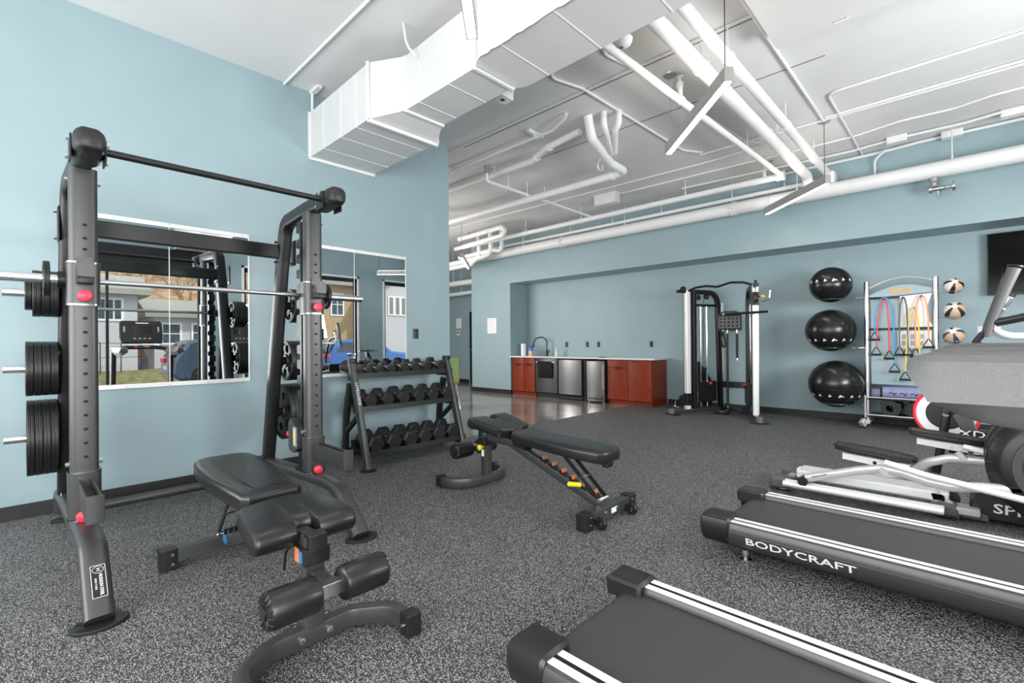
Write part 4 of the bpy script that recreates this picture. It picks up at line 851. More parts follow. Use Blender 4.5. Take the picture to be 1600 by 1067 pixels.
# ================================================================== KITCHENETTE
KZ = .856
def handle_pull(o, x0, x1, z, y=YB):
    b = MB(); box(b, x0, x1, y-.034, y-.026, z-.006, z+.006, .002); box(b, x0+.005, x0+.013, y-.03, y-.0, z-.005, z+.005); box(b, x1-.013, x1-.005, y-.03, y-.0, z-.005, z+.005); return obj('handle', b, M_BLKM, o)
def cabinet(label, x0, x1, cols, loc):
    t = thing('base_cabinet', label, 'cabinet', loc)
    b = MB(); box(b, x0, x1, YB+.02, YI-.01, .075, KZ); obj('carcass', b, M_WOOD, t)
    b = MB(); box(b, x0+.0, x1-.0, YB+.07, YB+.09, -.012, .075); box(b, x1-.02, x1, YB+.02, YI-.01, -.012, .08); obj('toe_kick', b, M_WOOD, t)
    for a, c, kind in cols:
        if kind == 'dd':
            b = MB(); box(b, a+.004, c-.004, YB, YB+.02, .705, KZ-.012, .003); d = obj('drawer', b, M_WOOD, t); handle_pull(d, (a+c)/2-.07, (a+c)/2+.07, .715)
            b = MB(); box(b, a+.004, c-.004, YB, YB+.02, .085, .695, .003); d = obj('door', b, M_WOOD, t); handle_pull(d, (a+c)/2-.07, (a+c)/2+.07, .68)
        else:
            b = MB(); box(b, a+.004, c-.004, YB, YB+.02, .085, KZ-.012, .003); d = obj('door', b, M_WOOD, t); handle_pull(d, a+.05, a+.19, KZ-.03)
    return t
cabinet('cherry sink cabinet with two drawers at the pillar end', -7.70, -6.98, ((-7.68, -7.335, 'dd'), (-7.335, -6.99, 'dd')), (-7.34, 8.3, -.012))
cabinet('wide cherry cabinet at the open end of the counter', -5.12, -4.16, ((-5.11, -4.655, 'dd'), (-4.655, -4.17, 'd')), (-4.64, 8.3, -.012))
t = thing('dishwasher', 'dark steel dishwasher under the white counter with a towel over it', 'dishwasher', (-6.65, 8.3, -.012))
M_DST = mat('dark_steel', (.20, .20, .205), .32, metal=.9, noise=.1, nscale=10, stretch=(30, 30, 1))
b = MB(); box(b, -6.96, -6.335, YB+.02, YI-.02, .09, KZ); obj('body', b, M_BLKM, t)
b = MB(); box(b, -6.955, -6.34, YB-.02, YB+.02, .10, KZ-.012, .006); d = obj('door', b, M_DST, t); b = MB(); tube(b, [(-6.90, YB-.055, .765), (-6.40, YB-.055, .765)], .011, 10); box(b, -6.92, -6.89, YB-.06, YB-.015, .75, .78, .004); box(b, -6.41, -6.38, YB-.06, YB-.015, .75, .78, .004); obj('handle', b, M_STEEL, d)
b = MB(); box(b, -6.955, -6.34, YB+.05, YB+.06, -.012, .10); obj('toe_kick', b, M_BASE, t)
b = MB(); vs = []; nx = 14
for r, (dy, z) in enumerate(((-.040, .42), (-.050, .60), (-.070, .765), (-.072, .779), (-.055, .785), (-.040, .77), (-.036, .62), (-.034, .52))):
    for i in range(nx): vs.append((-6.86+.40*i/(nx-1), YB+dy+.006*math.sin(i*1.3+r*.2)*(1 if r < 2 or r > 6 else .2), z))
b.add(vs, [[r*nx+i, r*nx+i+1, (r+1)*nx+i+1, (r+1)*nx+i] for r in range(7) for i in range(nx-1)]); o = tag(obj('hand_towel', b, mat('black_towel', (.012, .012, .013), .95, bump=.6, bscale=300)), 'black towel hung over the dishwasher handle', 'towel')
md = o.modifiers.new('s', 'SOLIDIFY'); md.thickness = .006
t = thing('undercounter_fridge', 'wide steel fridge under the counter beside the dishwasher', 'fridge', (-6.0, 8.3, -.012))
b = MB(); box(b, -6.30, -5.70, YB+.0, YI-.03, .07, KZ-.02); obj('body', b, M_BLKM, t)
b = MB(); box(b, -6.295, -5.705, YB-.04, YB-.0, .10, KZ-.03, .006); d = obj('door', b, M_STEEL, t); b = MB(); box(b, -5.725, -5.708, YB-.055, YB-.04, .2, .78, .004); obj('handle', b, M_STEEL, d)
b = MB(); box(b, -6.29, -5.71, YB+.0, YB+.02, -.0, .095); obj('kick_grille', b, M_BASE, t); b = MB(); [cyl(b, (x, YB+.05, -.012), (x, YB+.05, .08), .015, 10) for x in (-6.26, -5.74)]; obj('foot', b, M_BASE, t)
t = thing('undercounter_fridge', 'narrow steel fridge with a slotted bottom grille', 'fridge', (-5.35, 8.3, -.012))
b = MB(); box(b, -5.56, -5.14, YB-.02, YI-.03, .05, KZ-.03); obj('body', b, M_BLKM, t)
b = MB(); box(b, -5.555, -5.145, YB-.06, YB-.02, .125, KZ-.04, .006); d = obj('door', b, M_STEEL, t); b = MB(); tube(b, [(-5.17, YB-.085, .25), (-5.17, YB-.085, .74)], .009, 8); cyl(b, (-5.17, YB-.085, .28), (-5.17, YB-.055, .28), .007, 8); cyl(b, (-5.17, YB-.085, .70), (-5.17, YB-.055, .70), .007, 8); obj('handle', b, M_STEEL, d)
b = MB(); box(b, -5.55, -5.15, YB-.055, YB-.02, .02, .118, .004); g = obj('bottom_grille', b, M_STEEL, t)
for k in range(7): b = MB(); x = -5.50+k*.048; box(b, x, x+.03, YB-.0575, YB-.05, .045, .095, .002); obj('slot', b, M_BASE, g)
for x in (-5.52, -5.18): b = MB(); lathe(b, [(.001, -.012), (.02, -.012), (.02, -.006), (.009, 0), (.009, .03)], (x, YB-.03, 0), (0, 0, 1), 12); obj('levelling_foot', b, M_STEEL, t)
b = MB(); box(b, -5.69, -5.58, YB+.02, YB+.05, -.012, KZ-.03); o = tag(obj('filler_panel', b, M_BLKM), 'black filler panel between the two steel fridges', 'panel')
b = MB(); box(b, -7.745, -4.10, YB-.035, YI-.002, KZ+.001, KZ+.031, .004); ct = tag(obj('countertop', b, M_STONE), 'long white countertop over the cherry cabinets', 'countertop')
CT = KZ+.031
b = MB(); box(b, -5.32, -5.16, YB+.02, YB+.06, CT, CT+.012, .004); o = tag(obj('grey_tray', b, M_BLKM), 'flat black strip lying on the counter above the narrow fridge', 'tray')
t = thing('kitchen_faucet', 'black gooseneck faucet at the sink end of the counter', 'faucet', (-7.02, 8.46, CT))
b = MB(); lathe(b, [(.001, 0), (.032, 0), (.032, .008), (.024, .02), (.022, .12), (.016, .14)], (-7.02, 8.46, CT), (0, 0, 1), 16); obj('base', b, M_BLKM, t)
b = MB(); tube(b, fillet([(-7.02, 8.46, CT+.10), (-7.02, 8.46, CT+.37), (-7.12, 8.40, CT+.44), (-7.27, 8.33, CT+.40), (-7.31, 8.31, CT+.24)], [.1, .1, .1], 6), .0125, 12); obj('spout', b, M_BLKM, t)
b = MB(); cyl(b, (-7.305, 8.312, CT+.29), (-7.315, 8.308, CT+.20), .018, 12, .022); obj('spray_head', b, M_BLKM, t)
b = MB(); tube(b, [(-7.0, 8.46, CT+.08), (-6.95, 8.44, CT+.09), (-6.92, 8.43, CT+.15)], .009, 8); obj('lever', b, M_BLKM, t)
t = thing('soap_dispenser', 'clear pump soap bottle standing beside the faucet', 'soap bottle', (-6.70, 8.40, CT))
b = MB(); lathe(b, [(.001, 0), (.033, 0), (.036, .01), (.036, .10), (.02, .125), (.013, .135)], (-6.70, 8.40, CT), (0, 0, 1), 16); obj('bottle', b, mat('soap_white', (.8, .8, .78), .25), t)
b = MB(); cyl(b, (-6.70, 8.40, CT+.135), (-6.70, 8.40, CT+.175), .014, 12); cyl(b, (-6.70, 8.40, CT+.17), (-6.70, 8.40, CT+.20), .005, 8); tube(b, [(-6.70, 8.40, CT+.20), (-6.74, 8.39, CT+.20), (-6.755, 8.385, CT+.19)], .006, 8); obj('pump', b, M_TRIM, t)
t = thing('paper_towel_roll', 'white paper towel roll on a stand at the counter end', 'paper towel', (-7.50, 8.18, CT))
b = MB(); lathe(b, [(.018, .01), (.058, .01), (.06, .02), (.06, .275), (.058, .285), (.018, .285)], (-7.50, 8.18, CT), (0, 0, 1), 24); obj('roll', b, M_PAPER, t)
b = MB(); lathe(b, [(.001, 0), (.07, 0), (.07, .008), (.001, .01)], (-7.50, 8.18, CT), (0, 0, 1), 20); cyl(b, (-7.50, 8.18, CT), (-7.50, 8.18, CT+.32), .008, 8); obj('holder', b, M_STEEL, t)
t = thing('wipes_canister', 'orange wipes canister with a blue lid on the counter', 'canister', (-7.31, 8.22, CT))
b = MB(); lathe(b, [(.001, 0), (.05, 0), (.052, .006), (.052, .12), (.05, .125)], (-7.31, 8.22, CT), (0, 0, 1), 18); obj('tub', b, mat('peach_label', (.80, .52, .30), .5), t)
b = MB(); lathe(b, [(.054, .122), (.056, .13), (.055, .18), (.045, .195), (.001, .197)], (-7.31, 8.22, CT), (0, 0, 1), 18); obj('lid', b, mat('bright_blue', (.05, .25, .65), .4), t)
t = thing('dark_bottle', 'tall dark bottle hidden behind the wipes canister', 'bottle', (-7.42, 8.36, CT)); b = MB(); lathe(b, [(.001, 0), (.036, 0), (.038, .01), (.038, .13), (.015, .17), (.015, .2)], (-7.42, 8.36, CT), (0, 0, 1), 14); obj('bottle', b, M_PLAS, t); b = MB(); cyl(b, (-7.42, 8.36, CT+.2), (-7.42, 8.36, CT+.225), .017, 12); obj('cap', b, M_PLAS, t)

# green chair beyond the wall
t = thing('side_chair', 'green shell chair with thin steel legs beyond the dumbbell rack', 'chair', (-7.09, 5.58, -.012))
M_GRN = mat('green_shell', (.33, .50, .19), .45)
Mc = Matrix.Translation((-7.09, 5.58, 0)) @ Matrix.Rotation(math.radians(-35), 4, 'Z')
b = MB(); sh = fillet([(-.24, 0, .47), (.20, 0, .44), (.25, 0, .92)], .10, 6); sweep(b, sh, rrect(.42, .014, .006, 2), side=(0, 1, 0), scales=None); b.xf(Mc); s_ = obj('seat_shell', b, M_GRN, t)
b = MB(); e = [(p.x, .213*sy, p.z) for sy in (1,) for p in sh]+[(p.x, -.213, p.z) for p in sh[::-1]]; tube(b, e, .008, 6, closed=True); b.xf(Mc); obj('orange_edge', b, mat('tan_edge', (.62, .36, .12), .5), s_)
for sx in (-1, 1):
    for sy in (-1, 1): b = MB(); tube(b, [(sx*.16, sy*.17, .45), (sx*.25, sy*.23, -.012)], .008, 8); b.xf(Mc); obj('leg', b, M_CHR, t)

# ================================================================== FUNCTIONAL TRAINER
CXF = -2.83
ft = thing('functional_trainer', 'black and silver cable machine with two columns by the back wall', 'cable machine', (CXF, 8.0, 0))
def FT(s, f, side=0): # point along a side frame: f 0 = front foot, 1 = rear
    return Vector((CXF+s*(.66-.46*f), 7.38+.97*f, 0))
for s in (-1, 1):
    dv = (FT(s, 1)-FT(s, 0)).normalized(); nv = Vector((-dv.y, dv.x, 0))
    def Q(f, z, o=0): p = FT(s, f)+nv*o; return (p.x, p.y, z)
    b = MB(); sweep(b, [Q(.0, .055), Q(1.0, .055)], rrect(.07, .05, .012, 2)); obj('base_rail', b, M_GUN, ft)
    for f in (.02, .97):
        b = MB(); p = FT(s, f); sweep(b, [p+nv*-.12+Vector((0, 0, .012)), p+nv*.12+Vector((0, 0, .012))], rrect(.10, .02, .006, 1)); obj('foot_pad', b, M_RUBB, ft)
    b = MB(); p = FT(s, -.01); lathe(b, [(.055, 0), (.055, .06), (.04, .085), (.001, .09)], (p.x, p.y, .02), (0, 0, 1), 14); obj('foot_cap', b, M_GPLAS, ft)
    b = MB(); sweep(b, [Q(.30, .08), Q(.30, 2.04)], rrect(.075, .085, .012, 2), side=nv); c_ = obj('pulley_column', b, M_ALU, ft)
    b = MB(); sweep(b, [Q(.30, .10, s*-.040), Q(.30, 2.02, s*-.040)], rrect(.02, .076, .004, 1), side=nv); obj('column_side', b, M_STEEL, c_)
    b = MB(); pth = fillet([Q(.43, .08), Q(.43, 2.02), Q(.90, 2.02), Q(1.0-.05, .08)], [.02, .22], 7); sweep(b, pth, rrect(.07, .075, .012, 2), side=nv); obj('side_frame', b, M_BLKM, ft)
    b = MB(); sweep(b, [Q(.465, .10), Q(.465, 2.0)], rrect(.05, .012, .004, 1), side=dv); obj('silver_edge', b, M_ALU, ft)
    b = MB(); sweep(b, [Q(1.0, .10), Q(1.0, 1.85)], rrect(.05, .012, .004, 1), side=dv); obj('silver_edge', b, M_ALU, ft)
    for f in (.56, .68): b = MB(); cyl(b, Q(f, .10), Q(f, 1.80), .013, 10); obj('guide_rod', b, M_CHR, ft)
    b = MB(); sweep(b, [Q(.43, 1.80), Q(.95, 1.80)], rrect(.05, .04, .006, 1)); obj('rod_brace', b, M_BLKM, ft)
    st = MB(); sweep(st, [Q(.50, .36), Q(.80, .36)], rrect(.15, .34, .01, 1)); ws = obj('weight_stack', st, M_BLKM, ft)
    for k in range(11): b = MB(); sweep(b, [Q(.495, .215+k*.029), Q(.805, .215+k*.029)], rrect(.156, .024, .004, 1)); obj('weight_plate', b, M_RUBB, ws)
    b = MB(); cyl(b, Q(.66, .50, s*.07), Q(.66, .50, s*.12), .02, 10); obj('selector_pin', b, M_RED, ws)
    b = MB(); prism(b, [(.0, .1), (.0, .85), (.14, .85), (.40, .52), (.40, .1)], -.002, .002, 'y'); b.xf(basis(Vector(Q(.48, 0, -s*.085)), dv, Vector((0, 0, 1)))) if 0 else b.xf(Matrix((dv, nv, Vector((0, 0, 1)))).transposed().to_4x4()); b.xf(Matrix.Translation(Q(.48, 0, -s*.085))); obj('stack_shroud', b, M_BLKM, ft)
    b = MB(); Ml = Matrix((dv, nv, Vector((0, 0, 1)))).transposed().to_4x4(); Ml.translation = Q(.43, 0, -s*.0); box(b, .05, .10, -.002, .002, .17, .33); b.xf(Ml); w_ = obj('warning_label', b, M_STEEL, ft); b = MB(); box(b, .05, .10, -.003, .003, .33, .36); b.xf(Ml); obj('label_band', b, M_ORA, w_)
    for f, z, r in ((.23, 2.05, .055), (.52, 1.93, .045), (.68, 1.95, .05), (.62, .72, .04)):
        p = Vector(Q(f, z)); b = MB(); lathe(b, [(.008, -.014), (r, -.014), (r-.006, -.004), (r-.006, .004), (r, .014), (.008, .014)], p, nv, 20); pu = obj('pulley', b, M_PLAS, ft); b = MB(); cyl(b, p-nv*.02, p+nv*.02, .010, 8); obj('hub', b, M_CHR, pu)
    b = MB(); sweep(b, [Q(.12, 2.02), Q(.50, 2.02)], rrect(.06, .05, .01, 1)); obj('pulley_bracket', b, M_BLKM, ft)
    zc_ = .24 if s < 0 else 1.83
    b = MB(); sweep(b, [Q(.30, zc_-.10), Q(.30, zc_+.10)], rrect(.095, .105, .008, 1), side=nv); cg = obj('carriage', b, M_BLKM, ft)
    p = Vector(Q(.20, zc_)); b = MB(); lathe(b, [(.01, -.016), (.075, -.016), (.07, 0), (.075, .016), (.01, .016)], p, nv, 20); obj('swivel_pulley', b, M_PLAS, cg)
    b = MB(); cyl(b, p+nv*.0165, p+nv*.0175, .04, 14); obj('pulley_label', b, M_ORA, cg)
    if s > 0:
        q = Vector(Q(.22, 1.79)); b = MB(); tube(b, fillet([q, q+Vector((.10, -.02, -.02)), q+Vector((.20, -.03, .02)), q+Vector((.21, -.03, .14))], .05, 5), .012, 10); obj('carriage_handle', b, M_CHR, cg)
        q = Vector(Q(.22, 1.85)); b = MB(); cyl(b, q, q+Vector((.09, -.02, 0)), .007, 8); obj('pop_pin', b, M_CHR, cg); b = MB(); lathe(b, [(.02, 0), (.024, .01), (.02, .045), (.001, .05)], q+Vector((.08, -.02, 0)), (1, -.2, 0), 12); obj('pin_knob', b, M_YEL, cg)
    else:
        b = MB(); q = Vector(Q(.16, .10)); tube(b, fillet([q+Vector((-.08, 0, .12)), q+Vector((-.10, 0, .02)), q+Vector((-.02, 0, .0))], .03, 4), .010, 8); obj('carriage_handle', b, M_CHR, cg)
    b = MB(); tube(b, [Q(.23, 2.05), Q(.23, zc_+.05)], .004, 5); tube(b, [Q(.62, 1.93), Q(.62, .74)], .004, 5); obj('cable', b, M_GAP, ft)
pa = FT(-1, .30); pb = FT(1, .30)
b = MB(); tube(b, fillet([(pa.x, pa.y, 2.02), (pa.x+.15, pa.y-.02, 2.07), (CXF-.20, pa.y-.02, 2.085), (CXF-.02, pa.y-.02, 2.055), (CXF+.18, pa.y-.02, 2.105), (pb.x-.15, pa.y-.02, 2.09), (pb.x, pb.y, 2.03)], .08, 5), .0185, 12); obj('chin_up_bar', b, M_BLKM, ft)
b = MB(); box(b, CXF-.24, CXF+.24, 8.20, 8.27, .42, .52, .008); obj('rear_crossbar', b, M_BLKM, ft)
b = MB(); box(b, CXF-.17, CXF+.17, 8.16, 8.20, .03, .10, .006); obj('floor_step', b, M_BLKM, ft)
b = MB(); prism(b, [(CXF-.19, 1.37), (CXF+.19, 1.37), (CXF+.19, 1.64), (CXF+.10, 1.69), (CXF-.10, 1.69), (CXF-.19, 1.64)], 8.10, 8.115, 'y'); pc = obj('exercise_placard', b, M_BLKM, ft)
b = MB(); box(b, CXF-.17, CXF+.17, 8.095, 8.10, 1.41, 1.60); obj('chart_panel', b, mat('chart_grey', (.22, .22, .22), .5), pc)
b = MB(); box(b, CXF-.11, CXF+.10, 8.095, 8.10, 1.625, 1.665); obj('title_strip', b, mat('chart_pale', (.5, .5, .5), .5), pc)
for i in range(5):
    for j in range(3): b = MB(); box(b, CXF-.155+i*.065, CXF-.115+i*.065, 8.093, 8.096, 1.43+j*.058, 1.468+j*.058); obj('chart_picture', b, M_PLAS, pc)
for i, dx in enumerate((-.14, -.08, -.01, .06, .14)): b = MB(); tube(b, [(CXF+dx, 8.10, 1.37), (CXF+dx, 8.05, 1.355), (CXF+dx, 8.04, 1.375)], .006, 6); obj('hook', b, M_BLKM, pc)
t = thing('cable_rope', 'black strap handle hanging from the placard of the cable machine', 'handle', (CXF-.08, 8.05, 1.33)); b = MB(); tube(b, fillet([(CXF-.08, 8.05, 1.36), (CXF-.115, 8.04, 1.24), (CXF-.08, 8.03, 1.10), (CXF-.035, 8.03, 1.11), (CXF-.06, 8.04, 1.25), (CXF-.08, 8.05, 1.36)], .04, 4), .017, 8); obj('strap', b, M_BLKM, t); b = MB(); cyl(b, (CXF-.08, 8.05, 1.33), (CXF-.08, 8.05, 1.385), .012, 8); obj('clip', b, M_CHR, t)
t = thing('long_cable_bar', 'long black bar hanging upright below the placard', 'bar', (CXF-.01, 8.04, 1.33)); b = MB(); cyl(b, (CXF-.01, 8.04, 1.32), (CXF-.01, 8.04, .14), .017, 12); obj('grip_bar', b, M_BLKM, t); b = MB(); cyl(b, (CXF-.01, 8.04, 1.32), (CXF-.01, 8.04, 1.38), .013, 8); cyl(b, (CXF-.01, 8.04, .14), (CXF-.01, 8.04, .10), .014, 8); obj('end_cap', b, M_CHR, t)
t = thing('short_cable_bar', 'short black bar hanging below the placard', 'bar', (CXF+.14, 8.04, 1.33)); b = MB(); cyl(b, (CXF+.14, 8.04, 1.32), (CXF+.14, 8.04, .92), .019, 12); obj('grip_bar', b, M_BLKM, t); b = MB(); cyl(b, (CXF+.14, 8.04, 1.32), (CXF+.14, 8.04, 1.38), .013, 8); cyl(b, (CXF+.14, 8.04, .92), (CXF+.14, 8.04, .89), .02, 8); obj('end_cap', b, M_CHR, t)
b = MB(); pR = FT(1, .30); cyl(b, (pR.x-.42, pR.y-.05, 1.615), (pR.x+.22, pR.y-.16, 1.62), .018, 12); obj('side_grip_bar', b, M_BLKM, ft)
t = thing('floor_dumbbell', 'small black hand weight on the floor behind the cable machine', 'dumbbell', (CXF+.02, 7.95, 0))
for dx in (-.07, .07):
    b = MB(); prism(b, circ(.05, 6, 7.95, .0435), CXF-.07+dx-.03, CXF-.07+dx+.03, 'x'); obj('head', b, M_HEX, t, smooth=0)
b = MB(); cyl(b, (CXF-.13, 7.95, .0435), (CXF-.01, 7.95, .0435), .014, 10); obj('handle', b, M_STEEL, t)

# ================================================================== BALL RACK
br = thing('ball_rack', 'grey accessory rack holding exercise balls, bands and mats', 'ball rack', (-.64, 8.05, 0))
PX = (-.99, -.29); PY = 8.0
for x in PX:
    b = MB(); cyl(b, (x, PY, .10), (x, PY, 1.985), .030, 16); obj('post', b, M_STEEL, br)
    b = MB(); sweep(b, [(x-.03, PY-.02, .10), (x-.06, PY-.07, .045)], rrect(.06, .09, .01, 1)); sweep(b, [(x, PY-.05, .09), (x, PY+.45, .09)], rrect(.06, .05, .008, 1)); obj('foot', b, M_SILV, br)
    for y in (PY-.05, PY+.42): b = MB(); lathe(b, [(.008, .07), (.008, .02), (.03, .012), (.03, 0), (.001, 0)], (x-.05, y, 0), (0, 0, 1), 12); obj('levelling_foot', b, M_RUBB, br)
b = MB(); tube(b, [(PX[0]+.7*k/12, PY, 1.88+.10*math.sin(PI*k/12)+.06*k/12) for k in range(13)], .012, 8); obj('arch_bar', b, M_SILV, br)
M_ACR = mat('pale_acrylic', (.27, .385, .425), .25)
b = MB(); top = [(PX[0]+.03+.64*k/10, 1.80+.09*math.sin(PI*k/10)+.05*k/10) for k in range(11)]; prism(b, [(PX[0]+.03, 1.76)]+top+[(PX[1]-.03, 1.80)], PY+.0, PY+.008, 'y'); hd = obj('header_panel', b, M_ACR, br)
text('lettering', 'Smart', .10, basis(Vector((-.63, PY-.003, 1.845)), (1, 0, .03), (0, 0, 1)), mat('orange_print', (.95, .42, .05), .5), hd, bold=.002)
b = MB(); box(b, PX[0], PX[1], PY-.0, PY+.03, 1.745, 1.775, .004); box(b, PX[0], PX[1], PY-.0, PY+.03, 1.325, 1.355, .004); obj('hook_rail', b, M_BLKM, br)
b = MB(); box(b, PX[0]+.04, PX[1]-.04, PY+.03, PY+.036, .60, 1.74); obj('back_panel', b, M_ACR, br)
b = MB(); prism(b, [(-.64, 1.36), (-.64, 1.765), (-.32, 1.785), (-.36, 1.66), (-.375, 1.55), (-.36, 1.45), (-.31, 1.36)], PY-.006, PY-.001, 'y'); obj('exercise_chart', b, M_PAPER, br)
b = MB(); box(b, -.66, -.33, PY-.006, PY-.001, 1.08, 1.31); pg = obj('exercise_chart', b, M_PAPER, br)
for i in range(3):
    for j in range(2): b = MB(); box(b, -.62+i*.085, -.575+i*.085, PY-.0075, PY-.006, 1.12+j*.085, 1.18+j*.085); obj('chart_picture', b, mat('grey_ink', (.45, .45, .45), .7), pg)
for x, z in ((-.80, 1.735), (-.60, 1.735), (-.42, 1.745), (-.49, 1.60)): b = MB(); tube(b, [(x, PY, z), (x, PY-.07, z), (x, PY-.08, z+.015)], .008, 8); obj('hook', b, M_CHR, br)
for z in (.17, .405):
    b = MB(); box(b, PX[0], .02, PY-.05, PY+.45, z-.012, z, .004); sf = obj('shelf', b, M_BLKM, br)
    b = MB(); tube(b, [(PX[0]-.02, PY-.06, z+.02), (.02, PY-.06, z+.02)], .010, 8); obj('front_rail', b, M_SILV, sf)
b = MB()
for y in (PY-.06, PY+.44): tube(b, [(PX[0]-.02, y, .15), (PX[0]-.02, y, .45)], .010, 8)
obj('shelf_side', b, M_SILV, br)
BALLS = ((-1.405, 1.985, .262), (-1.415, 1.335, .310), (-1.35, .580, .342))
for (x, z, r), lab in zip(BALLS, ('topmost', 'middle', 'lowest and largest')):
    o = thing('exercise_ball', '%s shiny black exercise ball on the rack by the wall' % lab, 'exercise ball', (x, PY+.02, z), 0, 'exercise balls on the ball rack')
    b = MB(); sphere(b, (x, PY+.02, z), r, 40, 26, .96); obj('shell', b, M_BALL, o)
    b = MB()
    for k in range(-4, 5):
        rr = math.sqrt(max(0, 1-(k*.20)**2))*r; lathe(b, [(rr*1.0005, k*.20*r*.96-.002), (rr+.0018, k*.20*r*.96), (rr*1.0005, k*.20*r*.96+.002)], (x, PY+.02, z), (0, 0, 1), 40, caps=False)
    obj('ridge', b, M_BALL, o)
    for k in range(6):   # printed pictograms
        a = -PI/2-.90+k*.42; zz = (-.45 if r > .3 else .18); q = math.sqrt(1-zz*zz)
        c = Vector((x+r*1.003*q*math.cos(a), PY+.02+r*1.003*q*math.sin(a), z+r*.963*zz)); n_ = (c-Vector((x, PY+.02, z))).normalized(); xa = Vector((-math.sin(a), math.cos(a), 0)); b = MB()
        w = .020 if k != 3 else .034
        prism(b, [(-w, -.018), (-w*.5, -.024), (w*.1, -.006), (w, -.016), (w*.8, .000), (w*.1, .010), (-w*.3, .024), (-w*.8, .010)], 0, .001); b.xf(basis(c, xa, n_.cross(xa))); obj('printed_pictogram', b, M_PRINT, o)
    b = MB(); zr = z-r*.80; rr = math.sqrt(max(r*r-(r*.80/.96)**2, .01))+.004
    tube(b, [(x+rr*math.cos(2*PI*k/28), PY+.02+rr*math.sin(2*PI*k/28), zr) for k in range(28)], .006, 6, closed=True); tube(b, [(x+rr, PY+.02, zr), (PX[0], PY, zr)], .007, 6); obj('ball_ring', b, M_CHR, br)
M_BW = mat('cream_ball', (.78, .76, .73), .35); M_BT = mat('warm_lit_ball', (.62, .42, .28), .4)  # tan sectors paint warm light on the balls into their colour
for k, (x, z, r) in enumerate(((-.125, 1.855, .098), (-.118, 1.548, .108), (-.124, 1.242, .106))):
    o = thing('medicine_ball', ('topmost panelled medicine ball beside the rack post', 'middle panelled medicine ball beside the rack post', 'lowest panelled medicine ball beside the rack post')[k], 'medicine ball', (x, PY, z), 0, 'medicine balls on the ball rack')
    ax = Vector((.05+.12*(1-k), -.75, .45)).normalized(); sx = ax.cross(Vector((0, 0, 1))).normalized(); sy = sx.cross(ax)
    n = 36; rings = [.0, .12, .28, .5, .8, 1.1, 1.4, 1.8, 2.3, 2.7, 3.1416]
    vs = []
    for th in rings:
        for i in range(n): a = 2*PI*i/n+k*.5; vs.append(Vector((x, PY, z))+ax*r*math.cos(th)*1+(sx*math.cos(a)+sy*math.sin(a))*r*math.sin(th))
    grp = {0: [], 1: [], 2: [], 3: []}
    for l in range(len(rings)-1):
        for i in range(n):
            f = [l*n+i, l*n+(i+1) % n, (l+1)*n+(i+1) % n, (l+1)*n+i]; w_ = i//4 % 9
            grp[2 if l < 2 else 1 if (i % 9) < 3 else 3 if i//9 in (1, 2) else 0].append(f)
    for g, mm, nm in ((0, M_BW, 'cream_panel'), (1, M_PLAS if k == 0 else M_BASE if k == 1 else mat('navy_panel', (.03, .06, .12), .4), 'dark_panel'), (3, M_BT, 'warm_lit_panel'), (2, M_TRIM, 'label_disc')):
        b = MB(); b.v = list(vs); b.f = grp[g]; used = sorted({i for f in b.f for i in f}); mp_ = {u: i for i, u in enumerate(used)}; b.v = [vs[u] for u in used]; b.f = [[mp_[i] for i in f] for f in b.f]; obj(nm, b, mm, o, smooth=60)
    b = MB(); tube(b, [Vector((x, PY, z))+ax*r*1.002*math.cos(.2)+(sx*math.cos(2*PI*i/16)+sy*math.sin(2*PI*i/16))*r*math.sin(.2)*.55 for i in range(16)], .003, 5, closed=True); obj('printed_mark', b, mat('grey_ink', (.45, .45, .45), .7), o)
    b = MB(); rr = r*.72; tube(b, [(x+rr*math.cos(2*PI*q/24), PY+rr*math.sin(2*PI*q/24), z-r*.70) for q in range(24)], .005, 6, closed=True); tube(b, [(x-rr, PY, z-r*.70), (PX[1], PY, z-r*.70)], .006, 6); obj('ball_ring', b, M_CHR, br)
# resistance bands with handles
def band(label, col, x0, z0, w, za, zb, name='resistance_band', lean=0):
    o = thing(name, label, 'resistance band', (x0, PY-.06, z0), 0, 'resistance bands on the rack')
    M_ = mat('band_'+col[0], col[1], .4); y = PY-.055
    b = MB(); pts = [(x0-w*1.05-lean, y-.01, za), (x0-w-lean*.5, y-.012, (za+z0)/2), (x0-w*.75, y-.005, z0-.10), (x0-w*.35, y, z0-.015), (x0, y, z0+.010), (x0+w*.35, y, z0-.015), (x0+w*.75, y-.005, z0-.10), (x0+w, y-.012, (zb+z0)/2), (x0+w*1.02, y-.01, zb)]
    tube(b, fillet(pts, .05, 4), .0085, 8); obj('tube', b, M_, o)
    for x, z in ((pts[0][0], za), (pts[-1][0], zb)):
        b = MB(); tube(b, [(x, y-.01, z+.01), (x-.05, y-.012, z-.085), (x-.052, y-.012, z-.10)], .007, 6); tube(b, [(x, y-.01, z+.01), (x+.05, y-.012, z-.085), (x+.052, y-.012, z-.10)], .007, 6); obj('strap', b, M_BASE, o)
        b = MB(); cyl(b, (x-.058, y-.012, z-.10), (x+.058, y-.012, z-.10), .014, 10); h = obj('grip', b, M_PLAS, o)
        b = MB(); cyl(b, (x-.064, y-.012, z-.10), (x-.056, y-.012, z-.10), .012, 8); cyl(b, (x+.056, y-.012, z-.10), (x+.064, y-.012, z-.10), .012, 8); obj('grip_cap', b, mat('lime', (.35, .7, .08), .5), h)
band('red resistance band looped on the hook nearest the big balls', ('red', (.80, .06, .09)), -.80, 1.735, .052, 1.10, 1.05, lean=.03)
band('blue resistance band looped over the red one', ('blue', (.05, .36, .72)), -.795, 1.752, .098, 1.30, .88)
